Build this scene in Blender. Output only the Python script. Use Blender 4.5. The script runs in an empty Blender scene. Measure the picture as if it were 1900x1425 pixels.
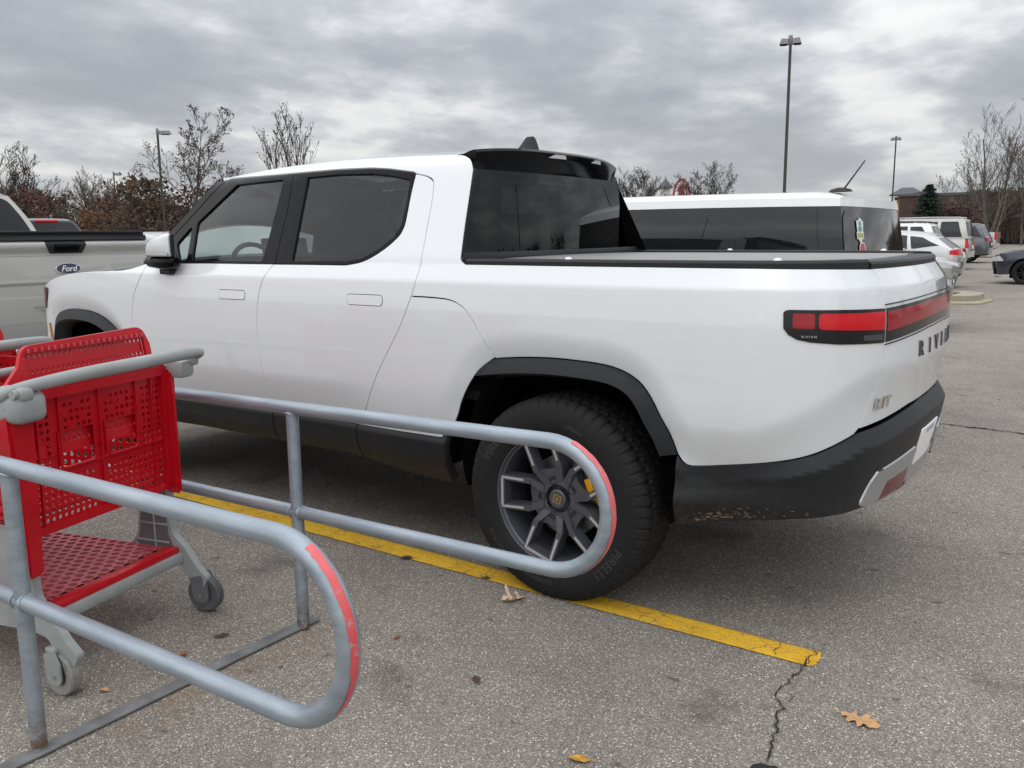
import bpy, bmesh, math, random, bisect
from mathutils import Vector, Matrix
from mathutils.geometry import tessellate_polygon
R = math.radians
rng = random.Random(11)
C = bpy.context.scene.collection
sc = bpy.context.scene

# ------------------------------------------------------------------ camera, light, exposure
cam = bpy.data.objects.new('camera', bpy.data.cameras.new('camera'))
C.objects.link(cam); sc.camera = cam
cam.data.sensor_width = 36.0
cam.data.lens = 1608.8 / 1900 * 36.0
cam.data.clip_start = 0.05; cam.data.clip_end = 6000
CAM = Vector((-1.829, 3.8695, 1.5059))
yaw, pitch, roll = -0.9613, 0.1708, -0.0109
v = Vector((math.cos(yaw)*math.cos(pitch), math.sin(yaw)*math.cos(pitch), -math.sin(pitch)))
r = Vector((math.sin(yaw), -math.cos(yaw), 0)); u = r.cross(v)
Rr = math.cos(roll)*r + math.sin(roll)*u; Uu = -math.sin(roll)*r + math.cos(roll)*u
M = Matrix((Rr, Uu, -v)).transposed().to_4x4(); M.translation = CAM
cam.matrix_world = M

SUN_ELEV, SUN_AZ = 45.0, 95.0            # degrees; azimuth from +X towards +Y
world = bpy.data.worlds.new('World'); sc.world = world; world.use_nodes = True
def build_sky():
    nt = world.node_tree; N = nt.nodes; L = nt.links
    N.clear()
    out = N.new('ShaderNodeOutputWorld'); bg = N.new('ShaderNodeBackground'); bg.inputs['Strength'].default_value = 0.15
    sky = N.new('ShaderNodeTexSky'); sky.sky_type = 'NISHITA'; sky.sun_disc = False
    sky.sun_elevation = R(SUN_ELEV); sky.sun_rotation = R(90-SUN_AZ); sky.dust_density = 2.0
    tc = N.new('ShaderNodeTexCoord'); sep = N.new('ShaderNodeSeparateXYZ'); L.new(tc.outputs['Generated'], sep.inputs[0])
    def mth(op, a, b=None):
        n = N.new('ShaderNodeMath'); n.operation = op
        for i, q in enumerate((a, b)):
            if q is None: continue
            if isinstance(q, (int, float)): n.inputs[i].default_value = q
            else: L.new(q, n.inputs[i])
        return n.outputs[0]
    zz = mth('ADD', mth('MAXIMUM', sep.outputs[2], 0.0), 0.20)
    comb = N.new('ShaderNodeCombineXYZ')
    L.new(mth('DIVIDE', sep.outputs[0], zz), comb.inputs[0]); L.new(mth('DIVIDE', sep.outputs[1], zz), comb.inputs[1])
    def noise(scale, detail, rough, dist, loc=(0, 0, 0), sc_=(1, 1, 1), rz=0.0):
        m = N.new('ShaderNodeMapping'); m.inputs['Location'].default_value = loc; m.inputs['Scale'].default_value = sc_; m.inputs['Rotation'].default_value = (0, 0, rz)
        L.new(comb.outputs[0], m.inputs['Vector'])
        n = N.new('ShaderNodeTexNoise'); n.inputs['Scale'].default_value = scale; n.inputs['Detail'].default_value = detail
        n.inputs['Roughness'].default_value = rough; n.inputs['Distortion'].default_value = dist
        L.new(m.outputs[0], n.inputs['Vector']); return n.outputs['Fac']
    big = noise(0.85, 3, .5, .2, (3.1, 1.2, 0), (1, .8, 1), .55)
    mid = noise(2.5, 7, .52, .1, (.3, 7.2, 0), (1, .85, 1), .62)
    fine = noise(8.5, 5, .55, .1, (5.3, .2, 0), (1, .9, 1), .6)
    f = mth('ADD', mth('ADD', mth('MULTIPLY', big, .52), mth('MULTIPLY', mid, .37)), mth('MULTIPLY', fine, .11))
    ramp = N.new('ShaderNodeValToRGB'); L.new(f, ramp.inputs[0])
    e = ramp.color_ramp.elements
    e[0].position = .405; e[0].color = (.425, .447, .492, 1)
    e[1].position = .60; e[1].color = (.98, .985, .97, 1)
    for p_, c_ in ((.455, (.475, .498, .54, 1)), (.50, (.57, .595, .637, 1)), (.535, (.72, .735, .76, 1)), (.565, (.88, .89, .895, 1))):
        k = e.new(p_); k.color = c_
    # haze brightening towards the horizon
    hz = mth('POWER', mth('SUBTRACT', 1.0, mth('MINIMUM', mth('MULTIPLY', mth('MAXIMUM', sep.outputs[2], 0.0), 5.0), 1.0)), 2.0)
    mixh = N.new('ShaderNodeMixRGB'); L.new(mth('MULTIPLY', hz, .38), mixh.inputs[0]); L.new(ramp.outputs[0], mixh.inputs[1]); mixh.inputs[2].default_value = (.90, .91, .88, 1)
    # an overcast sky grows brighter towards the zenith
    gain = mth('ADD', 3.95, mth('MULTIPLY', mth('POWER', mth('MAXIMUM', sep.outputs[2], 0.0), 1.4), 8.5))
    vm = N.new('ShaderNodeVectorMath'); vm.operation = 'SCALE'; L.new(mixh.outputs[0], vm.inputs[0]); L.new(gain, vm.inputs['Scale'])
    mix = N.new('ShaderNodeMixRGB'); mix.inputs[0].default_value = .97; L.new(sky.outputs[0], mix.inputs[1]); L.new(vm.outputs[0], mix.inputs[2])
    L.new(mix.outputs[0], bg.inputs[0]); L.new(bg.outputs[0], out.inputs[0])
build_sky()
sun = bpy.data.objects.new('sun', bpy.data.lights.new('sun', 'SUN')); C.objects.link(sun)
sun.data.energy = 1.1; sun.data.angle = R(140); sun.data.color = (1, .97, .92)
sd = Vector((math.cos(R(SUN_ELEV))*math.cos(R(SUN_AZ)), math.cos(R(SUN_ELEV))*math.sin(R(SUN_AZ)), math.sin(R(SUN_ELEV))))
sun.rotation_euler = sd.to_track_quat('Z', 'Y').to_euler()
sc.view_settings.view_transform = 'Standard'; sc.view_settings.look = 'None'
sc.view_settings.gamma = 1.0; sc.view_settings.exposure = 0.43; sc.view_settings.use_curve_mapping = False
sc.render.engine = 'CYCLES'
sc.cycles.use_denoising = True
sc.cycles.max_bounces = 10; sc.cycles.transparent_max_bounces = 16
sc.cycles.caustics_reflective = False; sc.cycles.caustics_refractive = False

# ------------------------------------------------------------------ materials
MATS = {}
class NB:
    """small node helper"""
    def __init__(s, name):
        s.m = bpy.data.materials.new(name); s.m.use_nodes = True
        s.nt = s.m.node_tree; s.N = s.nt.nodes; s.L = s.nt.links
        s.bsdf = s.N['Principled BSDF']; MATS[name] = s.m
        s.out = s.N['Material Output']
    def set(s, **k):
        for a, b in k.items():
            i = s.bsdf.inputs[a.replace('_', ' ')]
            if hasattr(b, 'is_linked'): s.L.new(b, i)
            else: i.default_value = b if not (isinstance(b, tuple) and len(b) == 3) else (*b, 1)
        return s
    def pos(s, obj=False):
        if obj: return s.N.new('ShaderNodeTexCoord').outputs['Object']
        return s.N.new('ShaderNodeNewGeometry').outputs['Position']
    def map(s, vec, scale=(1, 1, 1), loc=(0, 0, 0), rot=(0, 0, 0)):
        n = s.N.new('ShaderNodeMapping'); n.inputs['Scale'].default_value = scale; n.inputs['Location'].default_value = loc; n.inputs['Rotation'].default_value = rot
        s.L.new(vec, n.inputs[0]); return n.outputs[0]
    def noise(s, vec, scale, detail=3, rough=.5, dist=0, out='Fac'):
        n = s.N.new('ShaderNodeTexNoise'); n.inputs['Scale'].default_value = scale; n.inputs['Detail'].default_value = detail
        n.inputs['Roughness'].default_value = rough; n.inputs['Distortion'].default_value = dist
        s.L.new(vec, n.inputs['Vector']); return n.outputs[out]
    def voro(s, vec, scale, feat='F1', out='Color', rnd=1.0):
        n = s.N.new('ShaderNodeTexVoronoi'); n.feature = feat; n.inputs['Scale'].default_value = scale; n.inputs['Randomness'].default_value = rnd
        s.L.new(vec, n.inputs['Vector']); return n.outputs[out]
    def ramp(s, fac, stops, interp='LINEAR'):
        n = s.N.new('ShaderNodeValToRGB'); n.color_ramp.interpolation = interp
        s.L.new(fac, n.inputs[0]); e = n.color_ramp.elements
        while len(e) < len(stops): e.new(.5)
        for i, (p_, c_) in enumerate(stops):
            e[i].position = p_; e[i].color = (*c_, 1) if len(c_) == 3 else c_
        return n.outputs[0]
    def mix(s, fac, a, b, mode='MIX'):
        n = s.N.new('ShaderNodeMixRGB'); n.blend_type = mode
        for i, q in enumerate((fac, a, b)):
            if hasattr(q, 'is_linked'): s.L.new(q, n.inputs[i])
            elif i == 0: n.inputs[0].default_value = q
            else: n.inputs[i].default_value = (*q, 1)
        return n.outputs[0]
    def math(s, op, a, b=0.0):
        n = s.N.new('ShaderNodeMath'); n.operation = op
        for i, q in enumerate((a, b)):
            if hasattr(q, 'is_linked'): s.L.new(q, n.inputs[i])
            else: n.inputs[i].default_value = q
        return n.outputs[0]
    def sep(s, vec):
        n = s.N.new('ShaderNodeSeparateXYZ'); s.L.new(vec, n.inputs[0]); return n.outputs
    def bump(s, h, strength=.3, dist=.01):
        n = s.N.new('ShaderNodeBump'); n.inputs['Strength'].default_value = strength; n.inputs['Distance'].default_value = dist
        s.L.new(h, n.inputs['Height']); s.L.new(n.outputs[0], s.bsdf.inputs['Normal']); return s

def simple(name, col, rough=.5, metal=0., coat=0., var=.0, vscale=8., bump=0., bscale=300., spec=.5):
    b = NB(name); b.set(Roughness=rough, Metallic=metal, Coat_Weight=coat, Coat_Roughness=.03, Specular_IOR_Level=spec)
    if var:
        n = b.noise(b.pos(True), vscale, 5, .6)
        b.set(Base_Color=b.ramp(n, [(.3, tuple(c*(1-var) for c in col)), (.7, tuple(min(1, c*(1+var)) for c in col))]))
        b.set(Roughness=b.math('ADD', b.math('MULTIPLY', n, .25), rough-.12))
    else: b.set(Base_Color=col)
    if bump: b.bump(b.noise(b.pos(True), bscale, 3, .6), bump, .002)
    return b.m

def car_paint(name, col, metal=0., rough=.20, flake=False, dirt=.25):
    b = NB(name)
    p = b.pos(); z = b.sep(p)[2]
    grime = b.math('MULTIPLY', b.ramp(z, [(.30, (1, 1, 1)), (.85, (0, 0, 0))]), b.ramp(b.noise(p, 14, 6, .7), [(.38, (0, 0, 0)), (.75, (1, 1, 1))]))
    base = b.mix(b.math('MULTIPLY', grime, dirt), col, (.28, .26, .23))
    b.set(Base_Color=base, Metallic=metal, Roughness=rough, Coat_Weight=1.0, Coat_IOR=1.6, Specular_IOR_Level=.5)
    b.set(Coat_Roughness=b.math('ADD', .025, b.math('MULTIPLY', grime, .25)))
    return b.m

def glass_mat(name, tint, gloss=(1, 1, 1), rough=.0):
    m = bpy.data.materials.new(name); m.use_nodes = True; MATS[name] = m
    nt = m.node_tree; N = nt.nodes; N.remove(N['Principled BSDF'])
    t = N.new('ShaderNodeBsdfTransparent'); t.inputs[0].default_value = (*tint, 1)
    g = N.new('ShaderNodeBsdfGlossy'); g.inputs[0].default_value = (*gloss, 1); g.inputs['Roughness'].default_value = rough
    f = N.new('ShaderNodeFresnel'); f.inputs[0].default_value = 1.45
    x = N.new('ShaderNodeMixShader'); nt.links.new(f.outputs[0], x.inputs[0]); nt.links.new(t.outputs[0], x.inputs[1]); nt.links.new(g.outputs[0], x.inputs[2])
    nt.links.new(x.outputs[0], N['Material Output'].inputs[0])
    return m

car_paint('white_paint', (.695, .72, .745))
car_paint('wagon_white', (.78, .79, .80))
car_paint('silver_paint', (.50, .505, .51), .55, .36)
car_paint('beige_silver', (.47, .463, .435), .35, .38)
car_paint('navy_paint', (.030, .040, .065), .4, .35)
car_paint('slate_paint', (.055, .065, .085), .4, .35)
car_paint('black_paint', (.012, .012, .014), .2, .3)
car_paint('dark_grey_paint', (.06, .062, .065), .4, .35)
simple('gloss_black', (.004, .004, .005), .14, spec=.13)
def plastic():
    b = NB('black_plastic'); p = b.pos(); z = b.sep(p)[2]
    n = b.noise(p, 30, 5, .7)
    g = b.math('MULTIPLY', b.ramp(z, [(.40, (1, 1, 1)), (.62, (0, 0, 0))]), b.ramp(n, [(.45, (0, 0, 0)), (.7, (1, 1, 1))]))
    b.set(Base_Color=b.mix(b.math('MULTIPLY', g, .35), (.013, .014, .016), (.10, .09, .075)), Roughness=.5, Specular_IOR_Level=.38)
    b.bump(b.noise(p, 900, 2, .6), .12, .0008)
plastic()
simple('scuff', (.30, .20, .12), .8)
simple('rubber', (.012, .012, .0125), .72, spec=.3, var=.25, vscale=40, bump=.25, bscale=400)
simple('tyre_letter', (.028, .028, .03), .7)
simple('wheel_grey', (.085, .087, .105), .38, .35, coat=.4)
simple('machined', (.50, .49, .48), .38, .35)
simple('flat_steel', (.21, .215, .22), .55, .35, var=.45, vscale=7)
simple('black_metal', (.02, .02, .022), .5, .4)
simple('brake_disc', (.22, .22, .23), .4, .9)
simple('caliper', (.75, .36, .0), .4)
simple('brass', (.52, .34, .12), .35, .8)
simple('dark_void', (.006, .006, .007), .95, spec=.1)
simple('chrome', (.72, .73, .74), .16, 1.)
simple('satin_silver', (.46, .47, .48), .38, .75)
simple('letter_grey', (.10, .10, .115), .35, .7)
simple('bed_cover', (.27, .266, .26), .55, var=.12, vscale=5, bump=.2, bscale=500)
simple('seat_dark', (.035, .035, .038), .7)
simple('seat_edge', (.32, .31, .29), .8)
simple('red_lens', (.56, .006, .012), .14, spec=.35)
simple('red_lens_dark', (.30, .005, .012), .12, spec=.45)
simple('red_lens_deep', (.13, .006, .010), .14, spec=.4)
simple('smoke_lens', (.012, .010, .011), .12, spec=.35)
simple('clear_lens', (.55, .57, .58), .08, coat=1.)
simple('amber_lens', (.45, .13, .01), .2, coat=1.)
simple('plate_white', (.85, .85, .86), .45)
simple('plate_print', (.38, .38, .46), .5)
simple('sticker_white', (.66, .74, .70), .5)
simple('sticker_green', (.10, .28, .24), .5)
simple('sticker_gold', (.42, .40, .16), .5)
simple('sticker_red', (.50, .05, .07), .5)
simple('badge_blue', (.012, .016, .06), .2, coat=1.)
simple('cabin_blue', (.12, .36, .62), .6)
glass_mat('clear_glass', (.74, .83, .79))
glass_mat('tint_glass', (.27, .275, .29))
glass_mat('roof_tint', (.45, .46, .47))
glass_mat('dark_glass', (.035, .036, .04))
simple('flex_glass', (.010, .011, .012), .03, spec=.5)
simple('car_glass', (.012, .013, .015), .04, spec=.45)

def asphalt():
    b = NB('asphalt'); p = b.pos()
    big = b.noise(p, .35, 6, .6, .4); mid = b.noise(p, 3.0, 6, .65)
    wp = b.mix(.004, p, b.noise(p, 140, 2, .5, out='Color'), 'ADD'); v1 = b.voro(wp, 165, out='Color'); v1d = b.voro(wp, 165, out='Distance')
    r1 = b.sep(v1)[0]; r1b = b.sep(v1)[1]
    v2 = b.voro(p, 310, out='Color'); r2 = b.sep(v2)[0]
    n3 = b.noise(p, 420, 2, .6)
    base = b.ramp(r2, [(.0, (.085, .078, .072)), (.35, (.155, .141, .129)), (.7, (.225, .204, .186)), (1, (.36, .33, .295))])
    stone = b.ramp(r1, [(.0, (.10, .094, .09)), (.4, (.18, .163, .15)), (.68, (.28, .255, .23)), (.84, (.48, .455, .41)), (1, (.80, .78, .73))])
    core = b.math('MULTIPLY', b.ramp(v1d, [(.32, (1, 1, 1)), (.55, (0, 0, 0))]), b.ramp(r1b, [(.25, (0, 0, 0)), (.6, (1, 1, 1))]))
    col = b.mix(core, base, stone)
    col = b.mix(1.0, col, b.ramp(big, [(.3, (.93, .915, .895)), (.7, (1.40, 1.365, 1.30))]), 'MULTIPLY')
    col = b.mix(1.0, col, b.ramp(mid, [(.25, (.86, .86, .87)), (.75, (1.12, 1.12, 1.10))]), 'MULTIPLY')
    # oil drips and dark stains
    st = b.noise(b.map(p, (1, 1, 1), (4.3, 1.7, 0)), 2.1, 5, .55)
    col = b.mix(b.ramp(st, [(.60, (0, 0, 0)), (.76, (.6, .6, .6))]), col, (.055, .053, .05))
    sp = b.noise(b.map(p, (1, 1, 1), (9.1, 3.3, 0)), 11, 3, .5)
    col = b.mix(b.ramp(sp, [(.675, (0, 0, 0)), (.72, (.6, .6, .6))]), col, (.045, .043, .04))
    # rust stains beside the corral bases
    xy = b.sep(p)
    rx = b.ramp(b.math('ABSOLUTE', b.math('SUBTRACT', xy[0], .60)), [(.0, (1, 1, 1)), (.16, (0, 0, 0))])
    ry = b.ramp(b.math('ABSOLUTE', b.math('SUBTRACT', xy[1], 2.05)), [(.30, (1, 1, 1)), (.75, (0, 0, 0))])
    rn = b.ramp(b.noise(p, 7, 6, .7), [(.42, (0, 0, 0)), (.68, (1, 1, 1))])
    col = b.mix(b.math('MULTIPLY', b.math('MULTIPLY', rx, ry), b.math('MULTIPLY', rn, .55)), col, (.22, .12, .05))
    b.set(Base_Color=col, Roughness=.88, Specular_IOR_Level=.35)
    h = b.math('ADD', b.math('MULTIPLY', v1d, -.6), b.math('MULTIPLY', n3, .5))
    b.bump(h, .6, .004)
asphalt()
def yellow():
    b = NB('yellow_paint'); p = b.pos()
    crack = b.voro(b.mix(.06, p, b.noise(p, 14, 4, .6, out='Color'), 'ADD'), 11, 'DISTANCE_TO_EDGE', 'Distance')
    cm = b.ramp(crack, [(.006, (1, 1, 1)), (.020, (0, 0, 0))])
    gate = b.ramp(b.noise(p, 3.3, 3, .5), [(.42, (0, 0, 0)), (.56, (1, 1, 1))])
    pit = b.ramp(b.noise(p, 95, 4, .7), [(.555, (0, 0, 0)), (.66, (1, 1, 1))])
    dirty = b.noise(p, 6, 6, .65)
    col = b.ramp(dirty, [(.25, (.64, .34, .012)), (.5, (.80, .465, .022)), (.8, (.86, .53, .04))])
    # ragged worn edges: distance from the painted centreline
    y = b.sep(p)[1]
    ed = b.math('ABSOLUTE', b.math('SUBTRACT', y, b.math('ADD', .903, 0.0)))
    edn = b.math('ADD', ed, b.math('MULTIPLY', b.noise(p, 60, 4, .7), .022))
    em = b.ramp(edn, [(.066, (0, 0, 0)), (.077, (1, 1, 1))])
    dust = b.ramp(b.noise(b.map(p, (2, 9, 1)), 5, 6, .7), [(.50, (0, 0, 0)), (.78, (.55, .55, .55))])
    col = b.mix(dust, col, (.30, .21, .06))
    wear = b.math('MAXIMUM', b.math('MAXIMUM', b.math('MULTIPLY', cm, gate), b.math('MULTIPLY', pit, .75)), b.math('MULTIPLY', em, .8))
    b.set(Base_Color=b.mix(wear, col, (.12, .11, .09)), Roughness=.75)
    b.bump(b.math('ADD', b.noise(p, 260, 3, .6), b.math('MULTIPLY', cm, -1.)), .4, .003)
yellow()
def faded(name, col):
    b = NB(name); p = b.pos(); n = b.noise(p, 9, 6, .7)
    b.set(Base_Color=b.mix(b.ramp(n, [(.35, (0, 0, 0)), (.65, (.8, .8, .8))]), col, (.17, .16, .15)), Roughness=.85)
faded('faded_white', (.48, .45, .36))
simple('crack_tar', (.018, .017, .017), .95)
def galv():
    b = NB('galvanised'); p = b.pos(); z = b.sep(p)[2]
    streak = b.noise(b.map(p, (.5, 3.2, 3.2)), 8, 6, .62); sp = b.noise(p, 120, 4, .7)
    col = b.ramp(streak, [(.25, (.24, .285, .335)), (.5, (.32, .37, .42)), (.78, (.42, .47, .52))])
    col = b.mix(b.ramp(sp, [(.62, (0, 0, 0)), (.72, (.6, .6, .6))]), col, (.15, .15, .15))
    rust = b.math('MULTIPLY', b.ramp(z, [(.02, (1, 1, 1)), (.17, (0, 0, 0))]), b.ramp(b.noise(p, 26, 5, .7), [(.40, (0, 0, 0)), (.56, (1, 1, 1))]))
    scr = b.ramp(b.noise(b.map(p, (1.3, 1.3, 1.3), (2, 5, 1)), 5.2, 6, .75), [(.72, (0, 0, 0)), (.78, (.7, .7, .7))])
    rust = b.math('MAXIMUM', rust, scr)
    b.set(Base_Color=b.mix(rust, col, (.12, .065, .03)), Metallic=b.math('SUBTRACT', .55, b.math('MULTIPLY', rust, .55)), Roughness=.42)
    b.bump(sp, .06, .002)
galv()
def tape():
    b = NB('red_tape'); p = b.pos()
    w = b.ramp(b.noise(p, 38, 6, .75), [(.56, (0, 0, 0)), (.64, (1, 1, 1))])
    b.set(Base_Color=b.mix(w, b.ramp(b.noise(p, 6, 3), [(.3, (.62, .06, .07)), (.7, (.72, .16, .17))]), (.32, .33, .34)), Roughness=.3)
tape()
def plastic_red(name, col, dark):
    b = NB(name); p = b.pos(True)
    n = b.noise(p, 6, 6, .7); s = b.ramp(b.noise(b.map(p, (3, 3, 30)), 12, 4, .6), [(.62, (0, 0, 0)), (.8, (1, 1, 1))])
    c = b.ramp(n, [(.25, dark), (.7, col)])
    b.set(Base_Color=b.mix(b.math('MULTIPLY', s, .22), c, (.42, .16, .17)), Roughness=b.math('ADD', .20, b.math('MULTIPLY', n, .22)), Specular_IOR_Level=.38)
    b.set(Subsurface_Weight=.0)
plastic_red('cart_red', (.53, .006, .015), (.42, .004, .011))
plastic_red('cart_red_dusty', (.55, .12, .14), (.44, .08, .10))
simple('cart_grey', (.30, .315, .315), .42, var=.15, vscale=7, bump=.06)
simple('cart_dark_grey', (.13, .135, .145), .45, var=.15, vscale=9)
simple('cart_wheel_rubber', (.085, .09, .095), .6, var=.2, vscale=30)
simple('cart_wheel_light', (.23, .23, .21), .6, var=.2, vscale=30)
simple('pole_bronze', (.055, .050, .042), .5, .4)
simple('lamp_grey', (.20, .20, .215), .5, .3)
simple('concrete', (.33, .30, .23), .9, var=.18, vscale=2.5, bump=.3, bscale=60)
simple('apron', (.31, .275, .19), .9, var=.22, vscale=3)
simple('mulch', (.085, .06, .045), .95, var=.4, vscale=14, bump=.5, bscale=60)
simple('grass_dry', (.14, .125, .07), .95, var=.3, vscale=.6)
simple('bark', (.10, .085, .072), .9, var=.3, vscale=3)
simple('bark_pale', (.125, .113, .10), .9, var=.3, vscale=3)
simple('twig', (.060, .048, .042), .9)
simple('twig_pale', (.105, .092, .082), .9)
simple('leaf_russet', (.078, .031, .021), .8, var=.45, vscale=.9)
simple('leaf_brown', (.080, .048, .030), .8, var=.45, vscale=.9)
simple('leaf_orange', (.145, .068, .024), .8, var=.4, vscale=.9)
simple('leaf_olive', (.070, .066, .028), .8, var=.4, vscale=.9)
simple('leaf_red', (.072, .022, .024), .8, var=.4, vscale=.9)
simple('needle', (.016, .032, .020), .8, var=.4, vscale=1.5)
simple('brush', (.088, .068, .054), .95, var=.35, vscale=.5)
simple('oak_tan', (.52, .30, .145), .75, var=.25, vscale=40, bump=.4, bscale=90)
simple('oak_pale', (.56, .42, .28), .75, var=.25, vscale=40, bump=.4, bscale=90)
simple('leaf_dead', (.075, .045, .03), .8, var=.3, vscale=60)
simple('leaf_rust', (.26, .10, .045), .7, var=.3, vscale=60)
simple('leaf_gold', (.42, .22, .03), .7, var=.45, vscale=60)
simple('brick', (.30, .13, .055), .9, var=.15, vscale=1.2)
simple('brick_dark', (.072, .046, .040), .9, var=.15, vscale=1.)
simple('stone_trim', (.50, .38, .24), .9)
simple('roof_slate', (.10, .105, .115), .8)
simple('pale_siding', (.52, .50, .44), .9)
simple('arch_red', (.34, .045, .05), .6)
# ------------------------------------------------------------------ mesh helpers
def link(o, parent=None):
    C.objects.link(o)
    if parent is not None: o.parent = parent
    return o
def root(name, label, cat, loc=(0, 0, 0), rz=0.0, group=None):
    o = bpy.data.objects.new(name, None); o.location = loc; o.rotation_euler = (0, 0, rz); o.empty_display_size = .1
    o['label'] = label; o['category'] = cat
    if group: o['group'] = group
    return link(o)
def tag(o, label=None, cat=None, group=None, kind=None):
    for k, q in (('label', label), ('category', cat), ('group', group), ('kind', kind)):
        if q: o[k] = q
    return o
def copy_tree(o, parent=None):
    c = o.copy(); C.objects.link(c)
    if parent is not None: c.parent = parent
    for ch in list(o.children): copy_tree(ch, c)
    return c
def mirror_part(o):
    c = o.copy(); C.objects.link(c); c.scale = (o.scale[0], -o.scale[1], o.scale[2])
    c.location = (o.location[0], -o.location[1], o.location[2])
    for ch in list(o.children):
        d = ch.copy(); C.objects.link(d); d.parent = c
    return c

class MB:
    def __init__(s): s.v = []; s.f = []; s.mi = []
    def add(s, vs, fs, m=None):
        o = len(s.v)
        s.v += [tuple(m @ Vector(q)) if m is not None else tuple(q) for q in vs]
        s.f += [tuple(i+o for i in f) for f in fs]; return s
    def bm(s, bm, m=None):
        bm.verts.ensure_lookup_table(); bm.verts.index_update()
        s.add([q.co.copy() for q in bm.verts], [[q.index for q in f.verts] for f in bm.faces], m); bm.free(); return s
    def box(s, c, d, bev=0., seg=2, m=None, rot=None):
        bm = bmesh.new(); bmesh.ops.create_cube(bm, size=1.0)
        for q in bm.verts: q.co = Vector((q.co[0]*d[0], q.co[1]*d[1], q.co[2]*d[2]))
        if bev > 0: bmesh.ops.bevel(bm, geom=bm.edges[:], offset=min(bev, min(d)*.49), segments=seg, affect='EDGES', profile=.5)
        mm = Matrix.Translation(c)
        if rot is not None: mm = mm @ rot
        if m is not None: mm = m @ mm
        return s.bm(bm, mm)
    def hexa(s, p, m=None):
        """8 corners: bottom 4 ccw, top 4 ccw"""
        return s.add(p, [(3, 2, 1, 0), (4, 5, 6, 7), (0, 1, 5, 4), (1, 2, 6, 5), (2, 3, 7, 6), (3, 0, 4, 7)], m)
    def lathe(s, prof, n=32, m=None, closed=False):
        """profile [(radius, axial)] turned about local Z"""
        vs = []; k = len(prof)
        for i in range(n):
            a = 2*math.pi*i/n
            for r_, z_ in prof: vs.append((r_*math.cos(a), r_*math.sin(a), z_))
        fs = []
        for i in range(n):
            j = (i+1) % n
            for q in range(k-1 if not closed else k):
                q2 = (q+1) % k
                fs.append((i*k+q, j*k+q, j*k+q2, i*k+q2))
        return s.add(vs, fs, m)
    def cyl(s, a, b, ra, rb=None, n=16, cap=True):
        rb = ra if rb is None else rb
        a = Vector(a); b = Vector(b); d = (b-a); L = d.length
        m = Matrix.Translation(a) @ d.to_track_quat('Z', 'Y').to_matrix().to_4x4()
        vs = []
        for i in range(n):
            t = 2*math.pi*i/n; vs.append((ra*math.cos(t), ra*math.sin(t), 0))
        for i in range(n):
            t = 2*math.pi*i/n; vs.append((rb*math.cos(t), rb*math.sin(t), L))
        fs = [(i, (i+1) % n, n+(i+1) % n, n+i) for i in range(n)]
        if cap: fs += [tuple(range(n-1, -1, -1)), tuple(range(n, 2*n))]
        return s.add(vs, fs, m)
    def tube(s, pts, rad, n=12, cap=True, squash=None):
        P = [Vector(q) for q in pts]; k = len(P)
        rad = rad if hasattr(rad, '__len__') else [rad]*k
        up = None; vs = []
        for i in range(k):
            t = (P[min(i+1, k-1)]-P[max(i-1, 0)]).normalized()
            if up is None:
                up = Vector((0, 0, 1)) if abs(t.z) < .9 else Vector((1, 0, 0))
            a = t.cross(up).normalized(); up = a.cross(t).normalized()
            for j in range(n):
                th = 2*math.pi*j/n
                sa, sb = (1, 1) if squash is None else squash
                vs.append(P[i] + a*(rad[i]*sa*math.cos(th)) + up*(rad[i]*sb*math.sin(th)))
        fs = []
        for i in range(k-1):
            for j in range(n):
                j2 = (j+1) % n
                fs.append((i*n+j, i*n+j2, (i+1)*n+j2, (i+1)*n+j))
        if cap: fs += [tuple(range(n-1, -1, -1)), tuple(range((k-1)*n, k*n))]
        return s.add(vs, fs)
    def prism(s, poly, t, m=None, holes=()):
        """extrude a 2-D polygon (XY, ccw) by t along +Z"""
        allp = list(poly); loops = [list(range(len(poly)))]
        for h in holes:
            loops.append(list(range(len(allp), len(allp)+len(h)))); allp += list(h)
        tri = tessellate_polygon([[Vector((*allp[i], 0)) for i in lp] for lp in loops])
        n = len(allp)
        vs = [(*q, 0) for q in allp] + [(*q, t) for q in allp]
        fs = []
        for a, b, c in tri:
            A, B, D = allp[a], allp[b], allp[c]
            if (B[0]-A[0])*(D[1]-A[1])-(B[1]-A[1])*(D[0]-A[0]) < 0: b, c = c, b
            fs.append((a+n, b+n, c+n)); fs.append((c, b, a))
        for lp in loops:
            ar = sum(allp[lp[i]][0]*allp[lp[(i+1) % len(lp)]][1]-allp[lp[(i+1) % len(lp)]][0]*allp[lp[i]][1] for i in range(len(lp)))
            outer = lp is loops[0]
            fl = (ar < 0) if outer else (ar > 0)
            for i in range(len(lp)):
                a, b = lp[i], lp[(i+1) % len(lp)]
                if fl: a, b = b, a
                fs.append((a, b, b+n, a+n))
        return s.add(vs, fs, m)
    def build(s, name, mat, parent=None, smooth=35., **kw):
        me = bpy.data.meshes.new(name); me.from_pydata([tuple(q) for q in s.v], [], s.f); me.update()
        if mat is not None: me.materials.append(MATS[mat] if isinstance(mat, str) else mat)
        if smooth:
            bm = bmesh.new(); bm.from_mesh(me); bmesh.ops.remove_doubles(bm, verts=bm.verts[:], dist=1e-6) if len(s.v) < 60000 else None
            lim = R(smooth)
            for f in bm.faces: f.smooth = True
            for e in bm.edges:
                if len(e.link_faces) == 2: e.smooth = e.calc_face_angle(0) < lim
            bm.to_mesh(me); bm.free()
        o = bpy.data.objects.new(name, me); link(o, parent)
        tag(o, **kw); return o

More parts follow.
